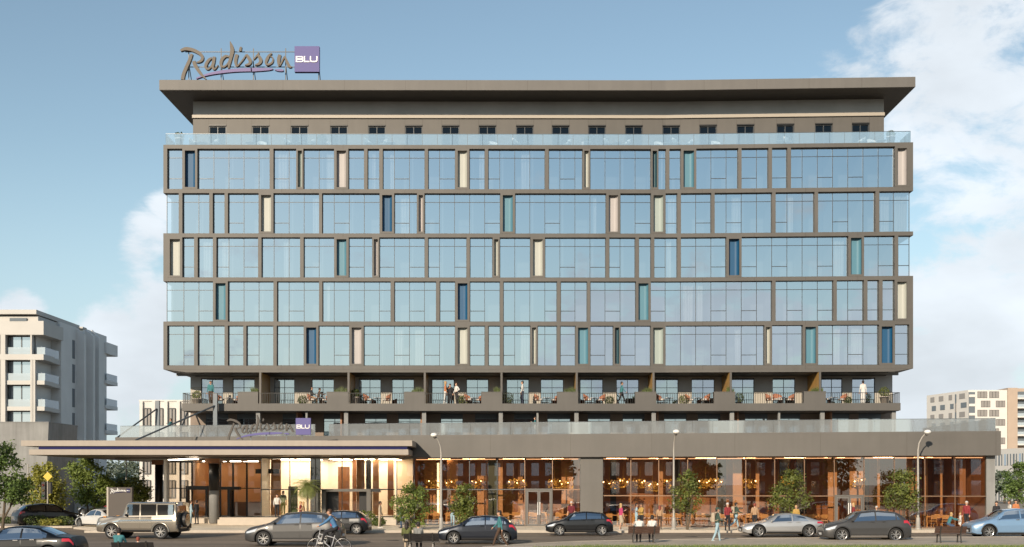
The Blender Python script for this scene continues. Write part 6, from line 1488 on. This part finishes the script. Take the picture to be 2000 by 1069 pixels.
# pale block at the far right with loose windows
DR = 395; B3 = thing('apartment_tower', 'pale far apartment building with scattered windows right of the hotel', 'building', (PX(1900, DR), DR + 10, 0), world=True)
zt3 = PZ(762, DR); xk, xe, x0_ = PX(1891, DR), PX(1967, DR), PX(1810, 420)
m = MB(); m.extrude([(x0_, 420, 0), (xk, DR, 0), (xe, DR, 0), (xe, DR + 30, 0), (x0_ + 14, 440, 0)], (0, 0, zt3)); m.build('wall', M_WHB, B3)
m = MB(); m.box(xe, PX(1986, DR), DR - .6, DR + 30, 0, PZ(758, DR)); m.box(PX(1986, DR), PX(2030, DR), DR + 1.5, DR + 30, 0, PZ(758, DR)); m.build('tan_wall', M_TANB, B3)
for rw in range(6):
    y = 765 + rw * 18.0
    for x in ((1909, 1932) if rw % 2 == 0 else (1916, 1945)): win(B3, PX(x, DR), PX(x + (19 if rw % 2 == 0 else 18), DR), DR - .1, PZ(y + 12.5, DR), PZ(y, DR), M_WARMG, 2)
    m = MB(); m.box(PX(1986, DR), PX(2030, DR), DR - .5, DR + 1.6, PZ(y + 15, DR), PZ(y + 12, DR)); s_ = m.build('balcony_slab', M_WHB, B3); MB().box(PX(1986.5, DR), PX(2030, DR), DR - .4, DR - .3, PZ(y + 12, DR), PZ(y + 6.5, DR)).build('glass_railing', M_BALG, s_)
    m = MB(); m.box(PX(1987, DR), PX(2030, DR), DR + 1.42, DR + 1.5, PZ(y + 11, DR), PZ(y - .5, DR)); m.build('window', M_GRAYG, B3)
    w_ = V((xk - x0_, DR - 420, 0)); 
    for t0, wd, nm in ((.10, .10, 0), (.31, .11, 0), (.55, .08, 0), (.70, .03, 1), (.80, .13, 0)):
        t0 += .035 * (rw % 2) * (nm == 0); a = V((x0_, 420, 0)) + w_ * t0; b = V((x0_, 420, 0)) + w_ * (t0 + wd); nrm = V((w_.y, -w_.x, 0)).normalized() * .12; zz0, zz1 = zt3 - 2.6 - rw * 3.0 - (0), zt3 - .9 - rw * 3.0
        if nm: zz0 -= 1.3
        m = MB(); m.hexa([(*(a + nrm).xy, zz0), (*(b + nrm).xy, zz0), (*b.xy, zz0), (*a.xy, zz0), (*(a + nrm).xy, zz1), (*(b + nrm).xy, zz1), (*b.xy, zz1), (*a.xy, zz1)]); m.build('window', M_WARMG if rw % 2 == nm else M_GRAYG, B3)
m = MB(); m.box(PX(1891.5, DR), PX(1904, DR), DR - .15, DR + .2, PZ(885, DR), PZ(766, DR)); m.build('loggia_recess', M_GRAYG, B3)
for rw in range(6): MB().box(PX(1892, DR), PX(1903.5, DR), DR - .4, DR - .1, PZ(776 + rw * 18, DR), PZ(771 + rw * 18, DR)).build('loggia_railing', M_WHB, B3)
# low pale block at the right edge
B4 = thing('school_building', 'low pale building with narrow upright windows at the right edge', 'building', (48, 222, 0), world=True)
a, b = V((PX(1925, 226), 226, 0)), V((PX(2060, 204), 204, 0)); dd = b - a; nn = V((dd.y, -dd.x, 0)).normalized(); zt4 = PZ(879, 226)
m = MB(); m.extrude([(*a.xy, 0), (*b.xy, 0), (b.x + 10, b.y + 14, 0), (a.x + 4, a.y + 14, 0)], (0, 0, zt4)); m.build('wall', M_WHB, B4)
for fl_ in range(3):
    for k in range(22):
        t0 = .03 + k * .044; wd = (.012, .03, .012, .012, .02)[k % 5]; p, q = a + dd * t0 + nn * .08, a + dd * (t0 + wd) + nn * .08; p2, q2 = a + dd * t0, a + dd * (t0 + wd); z0_, z1_ = zt4 - 3.0 - fl_ * 3.35, zt4 - .95 - fl_ * 3.35
        m = MB(); m.hexa([(*p.xy, z0_), (*q.xy, z0_), (*q2.xy, z0_), (*p2.xy, z0_), (*p.xy, z1_), (*q.xy, z1_), (*q2.xy, z1_), (*p2.xy, z1_)]); m.build('window', M_APTG if k % 5 == 1 else M_GRAYG, B4)
# low wall and far trees down the left street
t = thing('low_wall', 'long low pale wall across the far end of the left street', 'wall', (PX(120, 128), 128, 0), world=True); MB().box(PX(-60, 128), PX(215, 128), 128, 128.4, 0, PZ(973, 128)).build('wall', M_WHB, t); MB().box(PX(-60, 128), PX(216, 128), 127.9, 128.5, PZ(973, 128), PZ(970, 128)).build('coping', M_STONE, t)
rg = random.Random(4)
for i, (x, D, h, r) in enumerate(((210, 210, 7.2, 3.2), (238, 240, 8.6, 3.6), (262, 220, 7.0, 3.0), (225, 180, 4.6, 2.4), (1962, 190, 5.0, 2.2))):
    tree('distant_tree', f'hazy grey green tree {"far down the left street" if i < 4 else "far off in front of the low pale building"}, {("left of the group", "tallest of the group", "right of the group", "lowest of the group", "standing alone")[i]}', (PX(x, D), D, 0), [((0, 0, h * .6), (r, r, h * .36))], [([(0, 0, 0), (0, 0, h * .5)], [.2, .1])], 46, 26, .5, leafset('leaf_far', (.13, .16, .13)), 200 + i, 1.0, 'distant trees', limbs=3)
M_BRK = mat('shaded_brick', (.13, .075, .05), .8, 0, .15, 1)
# buildings across the road behind the viewer, mirrored in the podium glass
for i, (x0, x1, y, h, wm, nm, lb) in enumerate(((-64, -42, -52, 16, M_BRK, 'office_block', 'brown block across the road mirrored left of the double door'), (-94, -70, -54, 17, M_BRK, 'brick_block', 'brick block across the road mirrored beside the first lamp post'), (-126, -100, -52, 16, M_BRK, 'office_block', 'brown block across the road mirrored at the left end of the podium glass'), (-34, -14, -50, 15, M_BRK, 'office_block', 'brown gridded block across the road mirrored in the middle podium glass'), (-8, 8, -62, 17, M_BRK, 'brick_block', 'brick block across the road mirrored beside the stone pillar'), (22, 44, -44, 15, M_BRK, 'office_block', 'wide brown block across the road mirrored in the right podium glass'))):
    b = thing(nm, lb, 'building', ((x0 + x1) / 2, y - 5, 0), world=True); MB().box(x0, x1, y - 10, y, 0, h).build('wall', wm, b)
    n = int((x1 - x0) / 2.6)
    for k in range(n):
        for f_ in range(4): xx = x0 + (k + .5) * (x1 - x0) / n; MB().box(xx - .75, xx + .75, y - .1, y + .06, 1.2 + f_ * 3.4, 3.6 + f_ * 3.4).build('window', M_APTG, b)
rg = random.Random(14)
for i, (x, y, h) in enumerate(((12, -45, 9), (-66, -46, 11), (-38, -44, 10), (-97, -46, 9), (-10, -36, 7))):
    tree('street_tree', f'dark leafy tree across the road seen only as a reflection, {ORD[i]} from the nearest' , (x, y, 0), [((0, 0, h * .6), (2.6, 2.6, h * .36))], [([(0, 0, 0), (0, 0, h * .5)], [.2, .1])], 50, 26, .5, LF_DARK, 300 + i, .9, 'trees across the road', limbs=3)
